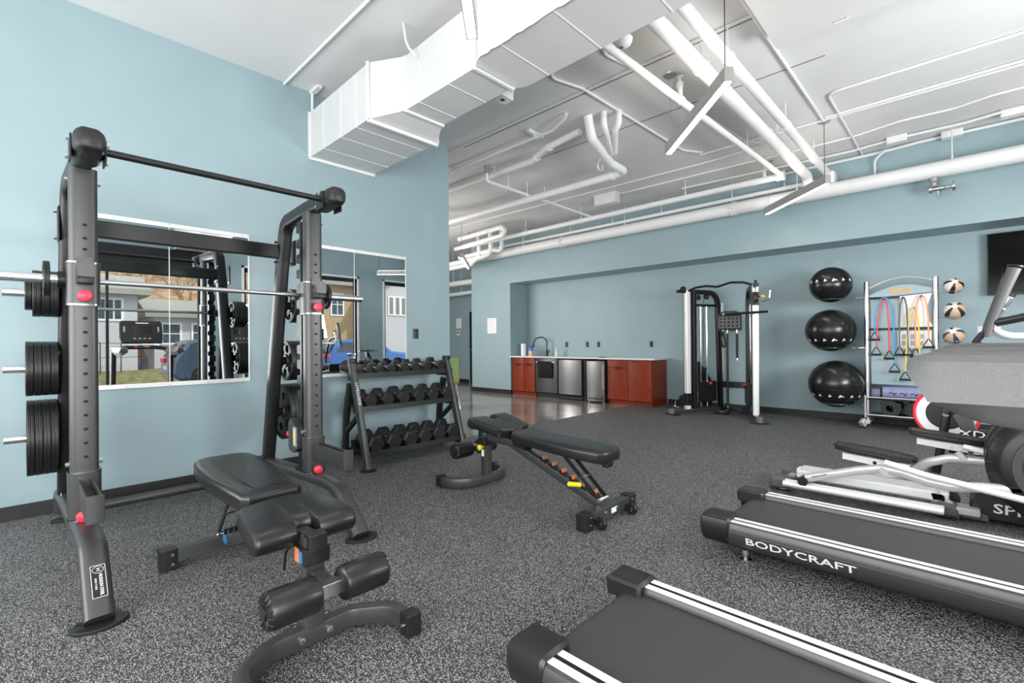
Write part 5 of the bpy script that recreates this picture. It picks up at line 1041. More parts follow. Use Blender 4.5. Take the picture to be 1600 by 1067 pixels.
band('grey resistance band on the hook at the white chart', ('grey', (.07, .09, .10)), -.60, 1.745, .040, 1.10, 1.10)
band('orange resistance band on the hook nearest the medicine balls', ('orange', (.95, .38, .16)), -.42, 1.755, .062, 1.08, 1.20)
band('yellow resistance band hanging from the lower hook', ('yellow', (.93, .62, .04)), -.50, 1.585, .055, .78, .90, lean=.03)
# mats
def rolled_mat(label, cx, cz, r, y0, y1, m_):
    o = thing('rolled_mat', label, 'exercise mat', (cx, (y0+y1)/2, cz)); pts = []; n = 90; turns = 3.2
    for k in range(n+1): a = 2*PI*turns*k/n-.6; rr = r*.38+(r*.60)*k/n; pts.append((cx+rr*math.cos(a), cz+rr*math.sin(a)))
    th = r*.14; out = offset_open(pts, th/2); inn = offset_open(pts, -th/2); vs = []; fs = []; m_n = len(pts)
    for y in (y0, y1): vs += [(p[0], y, p[1]) for p in out]+[(p[0], y, p[1]) for p in inn]
    for i in range(m_n-1):
        fs += [[i, i+1, m_n+i+1, m_n+i], [2*m_n+m_n+i, 2*m_n+m_n+i+1, 2*m_n+i+1, 2*m_n+i], [i+1, i, 2*m_n+i, 2*m_n+i+1], [m_n+i, m_n+i+1, 3*m_n+i+1, 3*m_n+i]]
    fs += [[0, m_n, 3*m_n, 2*m_n], [m_n-1, 2*m_n+m_n-1, 4*m_n-1, 2*m_n-1]]
    b = MB().add(vs, fs); bmh = obj('spiral', b, m_, o); b = MB(); tube(b, [(cx+(r*1.02)*math.cos(2*PI*k/24), y0+.12, cz+(r*1.02)*math.sin(2*PI*k/24)) for k in range(24)], .004, 5, closed=True); obj('strap', b, M_BASE, o)
    return o
def offset_open(p, d):
    out = []
    for i in range(len(p)):
        a = Vector(p[max(0, i-1)]); c = Vector(p[min(len(p)-1, i+1)]); t_ = (c-a).normalized(); out.append((p[i][0]-t_.y*d, p[i][1]+t_.x*d))
    return out
M_MAT = mat('dark_foam', (.035, .037, .038), .7, noise=.2, nscale=60)
rolled_mat('dark rolled mat on the bottom shelf nearest the ball', -.75, .293, .112, PY-.04, PY+.40, M_MAT)
rolled_mat('dark rolled mat on the bottom shelf behind the flywheel', -.49, .286, .105, PY-.04, PY+.40, M_MAT)
o = thing('patterned_mat', 'lavender rolled mat with figures lying on the upper shelf', 'exercise mat', (-.68, 8.1, .49))
b = MB(); lathe(b, [(.03, 0), (.075, 0), (.078, .004), (.078, .46), (.075, .465), (.03, .465)], (-.83, 8.05, .492), (1, 0, .02), 24); obj('roll', b, mat('lavender', (.27, .29, .46), .7, noise=.1, nscale=30), o)
b = MB(); random.seed(5)
for k in range(4):
    x = -.76+k*.11; tube(b, [(x, 7.972, .49), (x+.03, 7.9715, .50), (x+.05, 7.9715, .485), (x+.085, 7.972, .495)], .006, 5)
    tube(b, [(x+.05, 7.9715, .485), (x+.06, 7.973, .465)], .005, 5)
obj('printed_figure', b, mat('navy_print', (.02, .03, .09), .7), o)
o = thing('foam_roller', 'short mauve foam roller at the end of the upper shelf', 'foam roller', (-.92, 8.1, .48)); b = MB(); lathe(b, [(.03, 0), (.064, 0), (.066, .004), (.066, .10), (.064, .104), (.03, .104)], (-.945, 8.05, .475), (1, 0, 0), 20); obj('roll', b, mat('mauve', (.20, .18, .27), .6), o); b = MB(); lathe(b, [(.067, .09), (.069, .092), (.069, .102), (.067, .104)], (-.945, 8.05, .475), (1, 0, 0), 20, caps=False); obj('end_band', b, M_BASE, o)

# ================================================================== TREADMILLS
def treadmill(label, yc, deck_print):
    t = thing('treadmill', label, 'treadmill', (-.05, yc, 0))
    X0, X1, HW = -1.10, 1.02, .365
    b = MB(); n = 10; r = .055; ctr = Vector((-1.00, 0, .118))
    loop = [(-1.00-r*math.sin(PI*k/n), .118-r*math.cos(PI*k/n)+0) for k in range(n+1)]
    pr = [(.80, .063)]+loop+[(.80, .173)]; prism(b, pr, yc-.255, yc+.255, 'y'); bl = obj('belt', b, M_BELT, t)
    b = MB(); cyl(b, (-1.00, yc-.30, .118), (-1.00, yc+.30, .118), .045, 16); obj('rear_roller', b, M_BLKM, t)
    b = MB(); box(b, -.92, .85, yc-.29, yc+.29, .085, .155); obj('deck', b, M_BLKM, t)
    for s in (-1, 1):
        def S(p): return [(yc+s*q, z) for q, z in p]
        # extruded side rail: foot surface with two bright strips, rounded outer skirt
        b = MB(); prism(b, S([(.262, .168), (.262, .185), (.270, .198), (.345, .200), (.362, .192), (.371, .170), (.372, .13), (.355, .085), (.325, .055), (.30, .05), (.29, .06), (.29, .16)]), -.965, .86, 'x'); rl = obj('side_rail', b, M_GUN, t)
        for a, c in ((.272, .300), (.321, .350)):
            b = MB(); box(b, -.965, .86, *sorted((yc+s*a, yc+s*c)), .1985, .2022); obj('bright_strip', b, M_ALU, rl)
        b = MB()
        for a in (.302, .307, .312, .317): box(b, -.965, .86, *sorted((yc+s*a, yc+s*(a+.002))), .1995, .2008)
        obj('grip_ribs', b, M_BLKM, rl)
        # rear end cap
        b = MB(); prism(b, [(yc+s*q, z) for q, z in ((.225, .145), (.225, .205), (.235, .217), (.355, .217), (.374, .205), (.382, .175), (.380, .13), (.362, .085), (.33, .062), (.30, .062), (.285, .145))], -1.115, -.955, 'x', ch=.012); obj('rear_end_cap', b, M_PLAS, t)
        # levelling foot
        b = MB(); lathe(b, [(.001, 0), (.034, 0), (.034, .010), (.022, .016), (.014, .018), (.014, .034), (.022, .036), (.022, .06)], (-.885, yc+s*.325, 0), (0, 0, 1), 18); obj('levelling_foot', b, M_CHR, t)
        # upright and handrail
        b = MB(); sweep(b, fillet([(.93, yc+s*.40, .05), (.92, yc+s*.40, .45), (.82, yc+s*.40, 1.13)], .2), rrect(.07, .11, .02, 3), side=(0, 1, 0)); obj('upright', b, M_PLAS, t)
        st_ = [(-.079, 1.156, 1.150), (-.076, 1.165, 1.140), (-.068, 1.171, 1.125), (-.05, 1.176, 1.0925), (-.038, 1.1765, 1.083), (.005, 1.177, 1.063), (.03, 1.177, 1.0575), (.12, 1.178, 1.044), (.70, 1.182, 1.03), (.95, 1.19, 1.06)]
        vs = []; yh = yc+s*.37
        for x, tz, bz in st_:
            cz = max(1.0935, bz+.0006); k_ = min(1, (x+.084)/.03) if x < -.054 else 1; hh = tz-cz
            half = [(.020, tz), (.034, tz-hh*.05), (.044, tz-hh*.18), (.048, tz-hh*.36), (.054, cz+hh*.3), (.058, cz+.001), (.036, cz-(cz-bz)*.45), (.018, bz+(cz-bz)*.10), (.010, bz)]
            vs += [(x, yh+q*(.55+.45*k_), z) for q, z in half]+[(x, yh-q*(.55+.45*k_), z) for q, z in half[::-1]]
        n_ = 18; fs = [[l*n_+i, (l+1)*n_+i, (l+1)*n_+(i+1) % n_, l*n_+(i+1) % n_] for l in range(len(st_)-1) for i in range(n_)]+[list(range(n_)), [(len(st_)-1)*n_+i for i in range(n_)][::-1]]
        obj('handrail', MB().add(vs, fs), M_GPLAS, t, smooth=24)
    b = MB(); prism(b, [(.80, .05), (.80, .22), (.90, .27), (1.02, .26), (1.10, .20), (1.12, .05)], yc-.37, yc+.37, 'y', ch=.02); obj('motor_cover', b, M_PLAS, t)
    b = MB(); sweep(b, [(.86, yc-.42, 1.13), (.90, yc-.2, 1.17), (.90, yc+.2, 1.17), (.86, yc+.42, 1.13)], rrect(.10, .07, .02, 2)); cb = obj('crossbar', b, M_PLAS, t)
    b = MB(); box(b, .84, .855, yc+.02, yc+.09, 1.165, 1.195, .003); obj('safety_key', b, M_ORA, cb); b = MB(); box(b, .84, .855, yc-.12, yc-.07, 1.165, 1.19, .003); obj('stop_button', b, M_RED, cb)
    Mc_ = Matrix.Translation((.93, yc, 1.24)) @ Matrix.Rotation(math.radians(18), 4, 'Y')
    b = MB(); prism(b, [(-.29, 0), (-.31, .10), (-.30, .37), (-.27, .41), (.27, .41), (.30, .37), (.31, .10), (.29, 0)], -.03, .03, 'x', ch=.012); b.xf(Mc_); cs = obj('console', b, M_PLAS, t)
    b = MB(); box(b, -.033, -.029, -.14, .15, .16, .31, .001); b.xf(Mc_); obj('display', b, mat('dark_display', (.005, .007, .012), .15), cs)
    b = MB(); box(b, -.0325, -.029, -.08, .10, .355, .375); b.xf(Mc_); obj('name_strip', b, M_PRINT, cs)
    for k in range(4):
        b = MB(); box(b, -.034, -.029, -.12+k*.07, -.085+k*.07, .07, .09, .001); b.xf(Mc_); obj('button', b, M_STEEL, cs)
    for yy in (-.24, .24): b = MB(); box(b, -.033, -.029, yy-.012, yy+.012, .20, .30, .001); b.xf(Mc_); obj('level_keys', b, M_STEEL, cs)
    if deck_print:
        d_ = Vector((0, -.372+.355, .13-.085)).normalized(); M_ = basis(Vector((-.628, yc-.3705, .1195)), (1, 0, 0), (0, -.017, .045))
        text('lettering', 'BODYCRAFT', .060, M_, M_PRINT, t, xs=1.42, bold=.0006)
        b = MB(); box(b, -.95, .85, yc-.3735, yc-.371, .150, .1515); obj('pinstripe', b, M_STEEL, t)
        text('lettering', 'BODYCRAFT', .030, basis(Vector((-.72, yc-.283+.04, .1745)), (1, 0, 0), (0, 1, 0)), M_STEEL, t, xs=2.3)
    return t
treadmill('treadmill at the bottom edge of the photo, its side rail running off frame', 1.49, False)
treadmill('treadmill with white BODYCRAFT lettering on its side skirt', 3.075, True)

# ================================================================== ELLIPTICAL
el = thing('elliptical_trainer', 'silver and black elliptical trainer beyond the lettered treadmill', 'elliptical trainer', (-.2, 4.42, 0))
b = MB(); sweep(b, [(-1.075, 4.22, .045), (-1.075, 4.66, .045)], rrect(.06, .06, .015, 2)); obj('rear_crossbar', b, M_SILV, el)
for x, y in ((-1.085, 4.27), (-.125, 4.33), (-1.085, 4.62)):
    b = MB(); prism(b, [(-.085, .0), (-.095, .03), (-.07, .085), (-.01, .10), (.055, .09), (.08, .055), (.075, 0)], -.065, .065, 'y', ch=.022); b.xf(Matrix.Translation((x, y, .012))); f = obj('foot_cover', b, M_GPLAS, el)
    b = MB(); cyl(b, (x, y, 0), (x, y, .018), .045, 18); obj('rubber_pad', b, M_RUBB, f)
for y, z in ((4.17, .085), (4.60, .10)):
    for dy in (-.032, .032): b = MB(); cyl(b, (-1.05, y+dy, z), (-.12, y+dy, z+.0), .021, 14); obj('track_rail', b, M_ALU, el)
    b = MB(); box(b, -1.0, -.13, y-.012, y+.012, z-.03, z-.01); obj('track_web', b, M_SILV, el)
b = MB(); box(b, -1.00, -.10, 4.30, 4.52, .10, .165, .02); obj('centre_beam', b, mat('white_coat', (.78, .78, .78), .35), el)
b = MB(); box(b, -.15, .05, 4.28, 4.42, .045, .09, .01); obj('front_link', b, M_SILV, el)
b = MB(); prism(b, [(-.16, .06), (-.19, .15), (-.15, .17), (-.06, .085), (.0, .08), (.0, .05)], 4.30, 4.34, 'y'); obj('link_plate', b, M_SILV, el)
b = MB(); lathe(b, [(.02, -.02), (.055, -.02), (.055, .02), (.02, .02)], (-.10, 4.50, .09), (0, 1, 0), 20); obj('track_wheel', b, M_RUBB, el)
for k, (y, dx, dz) in enumerate(((4.17, 0, 0), (4.60, .41, .115))):
    pts = [(-.90, y, .125), (-.73, y, .185), (-.575, y, .262), (-.44, y, .30), (-.33, y, .290), (-.20, y, .255), (-.08, y, .245), (.06, y, .27), (.35, y, .30)]
    pts = [(p[0]+dx, y, p[2]+(dz if i > 1 else dz*.4+.02)) for i, p in enumerate(pts)]
    if k: pts = [(-.62, y, .135), (-.42, y, .15)]+[(-.30, y, .215), (-.22, y, .30), (-.10, y, .35), (.10, y, .355), (.40, y, .36)]
    b = MB(); sweep(b, fillet(pts, .1, 3), rrect(.05, .062, .02, 3), side=(0, 1, 0)); pa_ = obj('pedal_arm', b, M_SILV, el)
    if not k:
        b = MB(); cyl(b, (-.915, y-.05, .125), (-.915, y+.05, .125), .034, 18); obj('roller_cap', b, M_PLAS, pa_)
        b = MB(); sweep(b, [(-.86, y, .165), (-.76, y, .205)], rrect(.052, .012, .004, 1)); obj('arm_insert', b, M_PLAS, pa_)
    # pedal bracket, pedal, link tube
    bx, bz = (-.47, .36) if not k else (-.08, .455); yy = y+.06
    b = MB(); prism(b, [(-.20, .015), (-.20, -.030), (.12, -.062), (.17, -.05), (.18, -.018), (.15, -.008)], yy-.055, yy+.02, 'y', ch=.004); b.xf(Matrix.Translation((bx, 0, bz))); br_ = obj('pedal_bracket', b, mat('white_coat', (.78, .78, .78), .35), el)
    obj('bracket_hole', cyl(MB(), (bx-.01, yy-.0555, bz-.028), (bx-.01, yy-.058, bz-.028), .012, 14), M_GAP if not k else M_SILV, br_); obj('bracket_hole', cyl(MB(), (bx+.09, yy-.0555, bz-.036), (bx+.09, yy-.058, bz-.036), .020, 14), M_GAP if k else M_SILV, br_)
    b = MB(); n = 12; o_ = [(-.245, -.055), (-.19, -.075), (-.05, -.085), (.10, -.08), (.19, -.05), (.215, 0), (.19, .05), (.10, .08), (-.05, .085), (-.19, .075), (-.245, .055)]
    pad(b, o_, -.0, .038, .010, 3, crown=-.008); b.xf(Matrix.Translation((bx, yy, bz+.015)) @ Matrix.Rotation(math.radians(5), 4, 'Y')); pd_ = obj('pedal', b, M_PLAS, el)
    b = MB(); o3 = offset(o_ if area2(o_) > 0 else o_[::-1], -.002); tube(b, [Matrix.Translation((bx, yy, bz+.048)) @ Matrix.Rotation(math.radians(5), 4, 'Y') @ Vector((p, q, 0)) for p, q in o3], .008, 6, closed=True); obj('pedal_rim', b, M_RUBB, pd_)
    b = MB(); sweep(b, [(bx+.02, y-.005, bz-.055), (bx+.06, y-.005, bz-.10)], rrect(.05, .04, .005, 1)); obj('pedal_post', b, M_SILV, el)
    b = MB(); tube(b, [(bx+.05, y-.045, bz-.005), (bx+.26, y-.05, bz-.052), (bx+.45, y-.05, bz-.080), (bx+.78, y-.05, bz-.128)], .021, 12, fil=.2); obj('link_tube', b, M_ALU, el)
# drive shroud with drum covers
for y, s in ((4.26, -1), (4.56, 1)):
    b = MB(); lathe(b, [(.20, .055), (.285, .055), (.30, .045), (.345, .02), (.355, 0), (.355, -.11), (.20, -.11)], (.425, y+.06*-s*-1, .425), (0, s, 0), 44); d = obj('drum_cover', b, M_PLAS, el)
    b = MB(); lathe(b, [(.001, .050), (.19, .050), (.20, .060), (.24, .060), (.245, .050), (.245, .02), (.001, .02)], (.425, y+.06*s, .425), (0, s, 0), 40); obj('drum_face', b, M_GUN, d)
    for k in range(5):
        a = math.radians(152+k*13); b = MB(); c = Vector((.425+.327*math.cos(a), y+.06*s+s*.034, .425+.327*math.sin(a))); sweep(b, [c+Vector((-math.sin(a), 0, math.cos(a)))*-.004+Vector((math.cos(a), 0, math.sin(a)))*-.028, c+Vector((math.cos(a), 0, math.sin(a)))*.024+Vector((0, -s*.012, 0))], rrect(.016, .004, .002, 1)); obj('cover_rib', b, M_GUN, d)
b = MB(); prism(b, [(.0, .02), (.0, .14), (.025, .19), (.07, .228), (.13, .245), (.30, .20), (.9, .16), (1.0, .12), (1.0, .02)], 4.355, 4.52, 'y', ch=.012); sh_ = obj('drive_housing', b, M_PLAS, el)
b = MB(); prism(b, [(-.055, .012), (-.05, .05), (.05, .062), (.085, .05), (.09, .012)], 4.335, 4.53, 'y', ch=.006); obj('housing_toe', b, M_GPLAS, sh_)
text('lettering', 'SPIRIT', .085, basis(Vector((.25, 4.3535, .103)), (1, 0, 0), (0, 0, 1)), M_PRINT, sh_, xs=1.25, bold=.0012)
b = MB(); cyl(b, (.10, 4.3555, .035), (.10, 4.353, .035), .008, 10); obj('plug', b, M_GAP, sh_)
# mast, console, handlebars
b = MB(); sweep(b, fillet([(.95, 4.44, .15), (.92, 4.44, .9), (.80, 4.44, 1.30)], .3), rrect(.10, .14, .04, 3), side=(0, 1, 0)); obj('mast', b, M_SILV, el)
b = MB(); sweep(b, [(.80, 4.20, 1.42), (.80, 4.68, 1.42)], rrect(.05, .26, .02, 2)); cs = obj('console', b, M_PLAS, el)
b = MB(); box(b, .772, .776, 4.28, 4.60, 1.36, 1.50, .001); obj('display', b, mat('dark_display', (.005, .007, .012), .15), cs)
for s in (-1, 1):
    y = 4.44+s*.20
    b = MB(); tube(b, fillet([(.80, 4.44+s*.05, 1.20), (.55, y-s*.02, 1.215), (.18, y, 1.215), (.09, y, 1.27), (.185, y, 1.46)], [.1, .1, .10, .08], 6), .022, 14); hb = obj('fixed_handlebar', b, mat('white_coat', (.78, .78, .78), .35), el)
    for k in range(2):
        q0 = Vector((.115, y, 1.325)).lerp(Vector((.185, y, 1.46)), k*.5+.03); q1 = Vector((.115, y, 1.325)).lerp(Vector((.185, y, 1.46)), k*.5+.46); b = MB(); cyl(b, q0, q1, .025, 14); obj('pulse_plate', b, M_CHR, hb)
    b = MB(); cyl(b, (.186, y, 1.462), (.195, y, 1.48), .026, 14); obj('bar_cap', b, M_PLAS, hb)
    y2 = 4.44+s*.28
    b = MB(); tube(b, [(.085, y2, 1.215), (.10, y2, 1.29), (.14, y2, 1.42), (.175, y2, 1.53), (.205, y2, 1.625)], .026, 14, scales=[.8, .9, 1.05, 1.1, 1.25]); g = obj('moving_grip', b, M_GPLAS, el)
    b = MB(); lathe(b, [(.030, 0), (.038, .012), (.036, .02), (.001, .022)], (.205, y2, 1.622), (.25, 0, 1), 16); obj('grip_cap', b, M_RUBB, g)
    b = MB(); tube(b, fillet([(.11, y2, 1.26), (.07, y2+.0, 1.235), (.03, y2, 1.17), (.06, y2, 1.16)], .02), .016, 8); obj('lower_stub', b, M_PLAS, g)
    b = MB(); tube(b, fillet([(.12, y2, 1.30), (.30, y2, 1.345), (.60, y2, 1.30), (.80, y2, .9), (.72, y2, .40)], .15), .022, 12); obj('moving_arm', b, M_PLAS, el)

# ================================================================== SPIN BIKE
bk = thing('spin_bike', 'black spin bike with red and white flywheel by the ball rack', 'exercise bike', (.25, 5.35, 0))
c = Vector((-.135, 5.30, .585)); b = MB(); lathe(b, [(.188, -.012), (.205, -.014), (.212, -.006), (.212, .006), (.205, .014), (.188, .012)], c, (0, 1, 0), 44, caps=False); fl = obj('flywheel', b, mat('red_rim', (.80, .02, .05), .35), bk, label='flywheel with a red rim')
b = MB(); lathe(b, [(.125, -.010), (.190, -.011), (.190, .011), (.125, .010)], c, (0, 1, 0), 44, caps=False); obj('white_ring', b, M_TRIM, fl)
b = MB(); lathe(b, [(.001, -.012), (.127, -.012), (.127, .012), (.001, .012)], c, (0, 1, 0), 36); obj('dark_disc', b, M_BLKM, fl)
b = MB(); cyl(b, c-Vector((0, .05, 0)), c+Vector((0, .05, 0)), .022, 12); obj('axle', b, M_CHR, fl)
for s in (-1, 1): b = MB(); sweep(b, [(c.x, 5.30+s*.045, .585), (c.x+.06, 5.30+s*.045, .86), (c.x+.17, 5.30+s*.02, 1.02)], rrect(.02, .06, .008, 2), side=(0, 1, 0)); obj('fork_blade', b, M_BLKM, bk)
b = MB(); prism(b, [(-.10, .58), (-.02, .68), (.03, .55), (.06, .42), (-.02, .42)], 5.215, 5.245, 'y', ch=.006); obj('brake_guard', b, M_GUN, bk)
b = MB(); prism(b, [(-.10, .36), (-.05, .45), (.06, .485), (.22, .48), (.34, .38), (.34, .33), (-.02, .32)], 5.20, 5.27, 'y', ch=.014); cc = obj('chain_guard', b, M_PLAS, bk)
text('lettering', 'XD', .075, basis(Vector((.02, 5.198, .447)), (1, 0, 0), (0, 0, 1)), M_PRINT, cc, xs=1.4)
b = MB(); sweep(b, fillet([(c.x+.15, 5.30, 1.0), (.22, 5.30, .45), (.60, 5.30, .42)], .12), rrect(.06, .09, .02, 2), side=(0, 1, 0)); obj('main_frame', b, M_BLKM, bk)
b = MB(); sweep(b, [(-.12, 5.30, .30), (.30, 5.30, .32), (.75, 5.30, .12)], rrect(.05, .07, .015, 2), side=(0, 1, 0)); sweep(b, [(-.13, 5.30, .58), (-.20, 5.30, .09)], rrect(.05, .06, .015, 2), side=(0, 1, 0)); obj('lower_frame', b, M_BLKM, bk)
for x in (-.22, .78): b = MB(); sweep(b, [(x, 5.03, .05), (x, 5.57, .05)], rrect(.07, .05, .012, 2)); ft_ = obj('floor_bar', b, M_BLKM, bk); b = MB(); [cyl(b, (x, yy, 0), (x, yy, .03), .03, 12) for yy in (5.06, 5.54)]; obj('foot_pad', b, M_RUBB, ft_)
b = MB(); cyl(b, (.20, 5.16, .40), (.20, 5.44, .40), .016, 10); sweep(b, [(.20, 5.17, .40), (.08, 5.17, .30)], rrect(.012, .03, .004, 1), side=(0, 1, 0)); obj('crank', b, M_CHR, bk)
b = MB(); box(b, .03, .12, 5.08, 5.16, .285, .305, .006); obj('bike_pedal', b, M_PLAS, bk)
b = MB(); sweep(b, [(.52, 5.30, .44), (.60, 5.30, .92)], rrect(.05, .06, .01, 2), side=(0, 1, 0)); obj('seat_post', b, M_STEEL, bk)
b = MB(); pad(b, [(-.14, -.02), (-.05, -.03), (.06, -.10), (.13, -.09), (.15, 0), (.13, .09), (.06, .10), (-.05, .03), (-.14, .02)], 0, .07, .025, 3); b.xf(Matrix.Translation((.62, 5.30, .92))); obj('saddle', b, M_VIN, bk)
b = MB(); tube(b, fillet([(-.06, 5.10, 1.04), (.05, 5.12, 1.05), (.10, 5.30, 1.05), (.05, 5.48, 1.05), (-.06, 5.50, 1.04)], .06), .016, 10); obj('handlebar', b, M_RUBB, bk)

# ================================================================== OUTSIDE THE WINDOWS
M_ASPH = mat('street_asphalt', (.26, .25, .25), .9, noise=.15, nscale=8)
M_GRASS = mat('winter_grass', (.17, .16, .06), .95, noise=.45, nscale=5, bump=.8, bscale=30)
M_DRY = mat('dry_brush_hill', (.30, .20, .11), .95, noise=.55, nscale=1.6, bump=1, bscale=12)
M_HOUSE = mat('pale_siding', (.52, .52, .54), .7); M_EAVE = mat('eave_grey', (.30, .30, .25), .7); M_HGLASS = mat('house_glass', (.05, .07, .09), .15)
b = MB(); box(b, XR+.2, 60, -40, 60, -.35, -.18); struct('ground', b, M_ASPH)
b = MB(); vs = []; n = 30
for i in range(n+1):
    y = -30+i*2.3; vs += [(12.2, y, -.17), (13.6, y, .10+.10*math.sin(i*.9)), (14.6, y, .22+.12*math.sin(i*1.3)), (14.94, y, .2)]
b.add(vs, [[i*4+j, i*4+4+j, i*4+5+j, i*4+1+j] for i in range(n) for j in range(3)]); o = obj('grass', b, M_GRASS); tag(o, 'grass bank across the street seen in the mirror', 'grass'); o['kind'] = 'stuff'
b = MB(); vs = []; random.seed(11); N = 40
for i in range(N+1):
    for j in range(9): vs.append((19+j*4, -30+i*3, .3+j*1.6+random.uniform(-.5, .5)))
b.add(vs, [[i*9+j, (i+1)*9+j, (i+1)*9+j+1, i*9+j+1] for i in range(N) for j in range(8)]); struct('hill', b, M_DRY)
def house(label, x, y0, y1, z1, wins, eave=True, louv=False, gable=None, m_=M_HOUSE):
    t = thing('house', label, 'house', (x, (y0+y1)/2, 0)); b = MB()
    if gable: prism(b, [(y0, -.2), (y1, -.2), (y1, z1), ((y0+y1)/2, z1+gable), (y0, z1)], x, x+7, 'x')
    else: box(b, x, x+4, y0, y1, -.2, z1)
    obj('wall', b, m_, t, smooth=0); b = MB()
    if gable:
        for a, c in (((y0-.4), (y0+y1)/2), ((y1+.4), (y0+y1)/2)): 
            za, zc = z1-.25, z1+gable+.05; b.add([(x-.6, a, za), (x-.6, c, zc), (x+7, c, zc), (x+7, a, za), (x-.6, a, za+.18), (x-.6, c, zc+.18), (x+7, c, zc+.18), (x+7, a, za+.18)], [[3, 2, 1, 0], [4, 5, 6, 7], [0, 1, 5, 4], [1, 2, 6, 5], [2, 3, 7, 6], [3, 0, 4, 7]])
    else: prism(b, [(x-.5, z1), (x-.5, z1+.22), (x+2, z1+1.0), (x+4.5, z1+.22), (x+4.5, z1)], y0-.4, y1+.4, 'y')
    obj('roof', b, mat('roof_brown', (.22, .16, .08), .8) if gable else M_EAVE, t, smooth=0)
    for a, c, z0, z2, nx in wins:
        b = MB(); box(b, x-.05, x+.02, a-.06, c+.06, z0-.06, z2+.06); w = obj('window', b, M_TRIM, t)
        st = (c-a)/nx
        for i in range(nx):
            for j in range(2 if not louv else 1): b = MB(); h = (z2-z0)/(1 if louv else 2); box(b, x-.056, x-.049, a+i*st+.025, a+(i+1)*st-.025, z0+j*h+.02, z0+(j+1)*h-.02); obj('pane', b, mat('louvre_grey', (.22, .24, .20), .6) if louv else M_HGLASS, w)
    return t
house('pale house across the street with paned windows, seen in the mirror', 15.0, -3.0, 3.35, 3.25, ((2.1, 2.85, 2.25, 3.05, 3),))
house('low white building beside the parked car, seen in the mirror', 17.5, 4.3, 8.6, 2.5, ((5.8, 6.3, 1.4, 2.2, 2), (4.6, 5.3, 1.3, 2.2, 1)))
house('white gabled house with three tall louvres, seen in the second mirror', 15.5, 14.6, 19.5, 4.5, ((15.35, 15.65, 2.95, 4.0, 1), (15.78, 16.08, 2.95, 4.0, 1), (16.2, 16.5, 2.95, 4.0, 1)), louv=True, gable=1.6)
house('tan house on the hillside, seen in the second mirror', 17.0, 10.8, 14.0, 4.6, ((11.2, 11.8, 2.9, 4.1, 2), (12.5, 13.2, 2.9, 4.1, 2)), m_=mat('tan_siding', (.45, .33, .18), .8))
# fence pickets in front of the pale house
t = thing('wire_fence', 'thin wire fence in front of the pale house', 'fence', (14.3, 1.5, .2))
for k in range(9): b = MB(); y = -1.6+k*.62; cyl(b, (14.3, y, .1), (14.3, y, 1.35), .018, 6); obj('post', b, M_BLKM, t)
b = MB(); cyl(b, (14.3, -1.6, 1.3), (14.3, 3.4, 1.3), .01, 5); cyl(b, (14.3, -1.6, .75), (14.3, 3.4, .75), .01, 5); obj('rail', b, M_BLKM, t)
# bare trees
def bare_tree(label, x, y, h, sd):
    random.seed(sd); t = thing('bare_tree', label, 'tree', (x, y, 1.2), 0, 'bare trees on the hillside'); b = MB()
    def br_(p, d, L, r, lv):
        q = p+d*L; tube(b, [p, p.lerp(q, .5)+Vector((random.uniform(-.08, .08)*L, random.uniform(-.08, .08)*L, 0)), q], r, 5, scales=[1, .8, .6])
        if lv:
            for k in range(4 if lv > 1 else 5):
                d2 = (d+Vector((random.uniform(-.8, .8), random.uniform(-.8, .8), random.uniform(-.15, .6)))).normalized(); br_(p.lerp(q, random.uniform(.45, 1)), d2, L*random.uniform(.5, .75), r*.55, lv-1)
    br_(Vector((x, y, .2)), Vector((0, 0, 1)), h*.4, .10, 4); obj('branches', b, mat('bark', (.42, .28, .15), .9), t); return t
for k, (x, y, h) in enumerate(((22.6, 3.7, 8.5), (21.8, 1.0, 9), (22.8, 6.8, 8.5), (22.4, 11.4, 10), (22.2, -2.0, 8.5))): bare_tree(('tallest bare tree behind the tan house', 'bare tree beside the parked car', 'bare tree rising between the two pale houses', 'bare tree behind the pale house roof', 'bare tree at the far end of the pale house')[(2, 3, 1, 0, 4)[k]], x, y, h, 20+k)
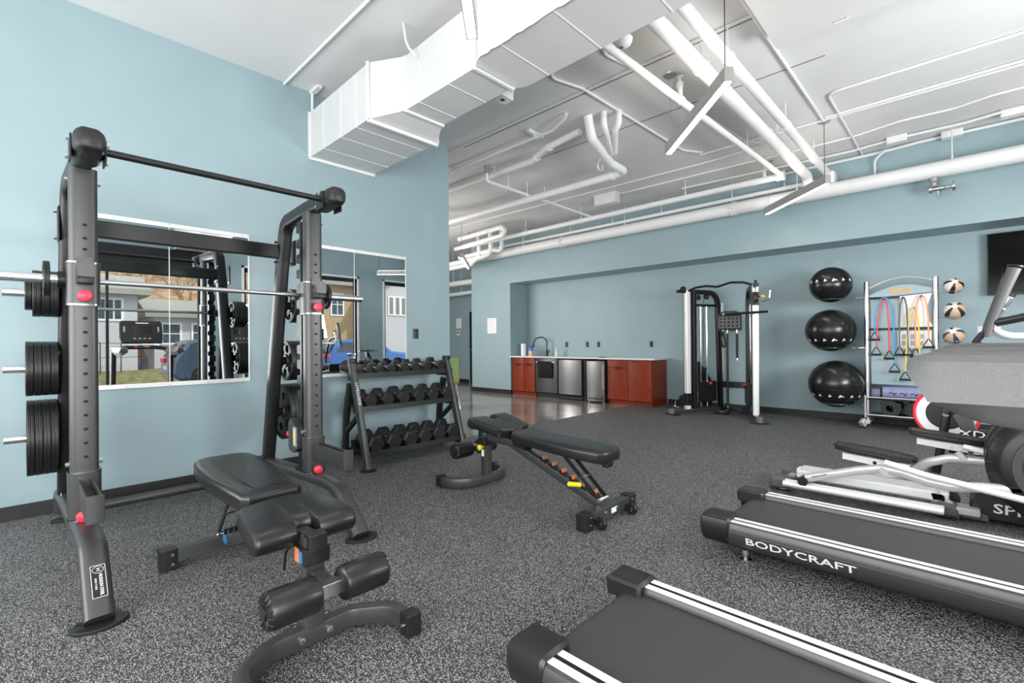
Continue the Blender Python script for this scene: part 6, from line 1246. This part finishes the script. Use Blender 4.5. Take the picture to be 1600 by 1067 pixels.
# parked car
def car(label, x, y0, L, col):
    t = thing('car', label, 'car', (x, y0+L/2, -.18)); zb = -.18; w = .92
    prof = [(0, .45), (.03, .80), (.10, .98), (.45, 1.50), (.70, 1.56), (1.9, 1.58), (2.5, 1.50), (3.2, 1.05), (4.2, .92), (4.45, .75), (4.5, .40), (4.3, .28), (.2, .28)]
    k = L/4.5; b = MB(); prism(b, [(y0+p*k, zb+q) for p, q in prof], x-w, x+w, 'x', ch=.08); obj('body', b, mat('car_'+col[0], col[1], .2, metal=.3, coat=.5), t)
    win = [(.32, 1.02), (.60, 1.44), (1.9, 1.46), (2.45, 1.40), (3.0, 1.04)]
    for s in (-1, 1): b = MB(); prism(b, [(y0+p*k, zb+q) for p, q in win], x+s*(w-.01)-.012, x+s*(w-.01)+.012, 'x'); obj('side_window', b, M_HGLASS, t)
    b = MB(); b.add([(x-w*.75, y0+.11*k-.06, zb+1.02), (x+w*.75, y0+.11*k-.06, zb+1.02), (x+w*.68, y0+.42*k-.06, zb+1.44), (x-w*.68, y0+.42*k-.06, zb+1.44)], [[0, 1, 2, 3]]); g = obj('rear_window', b, M_HGLASS, t); md = g.modifiers.new('s', 'SOLIDIFY'); md.thickness = .02
    for s in (-1, 1):
        b = MB(); box(b, x+s*w*.62-.24, x+s*w*.62+.24, y0-.01, y0+.14, zb+.82, zb+.96, .02); obj('tail_light', b, M_RED, t)
        for yy in (.85, 3.65):
            b = MB(); lathe(b, [(.20, -.11), (.34, -.11), (.36, -.08), (.36, .08), (.34, .11), (.20, .11)], (x+s*(w-.09), y0+yy*k, zb+.36), (1, 0, 0), 26); wh = obj('wheel', b, M_RUBB, t)
            b = MB(); lathe(b, [(.01, 0), (.05, .02), (.23, -.02), (.25, -.02), (.25, -.06), (.01, -.06)], (x+s*(w+.0), y0+yy*k, zb+.36), (s, 0, 0), 20)
            obj('rim', b, M_BLKM, wh)
            for a in range(5): b = MB(); aa = a*2*PI/5; q = Vector((x+s*(w+.015), y0+yy*k, zb+.36)); sweep(b, [q, q+Vector((0, math.cos(aa), math.sin(aa)))*.24], rrect(.06, .02, .006, 1)); obj('spoke', b, M_ALU, wh)
    b = MB(); box(b, x-.26, x+.26, y0-.02, y0+.01, zb+.60, zb+.71, .004); obj('number_plate', b, M_TRIM, t)
    return t
car('dark blue parked car across the street, seen in the mirror', 9.1, 3.25, 4.5, ('slate', (.06, .10, .15)))
car('bright blue parked car seen low in the second mirror', 10.5, 8.9, 4.2, ('blue', (.04, .14, .40)))
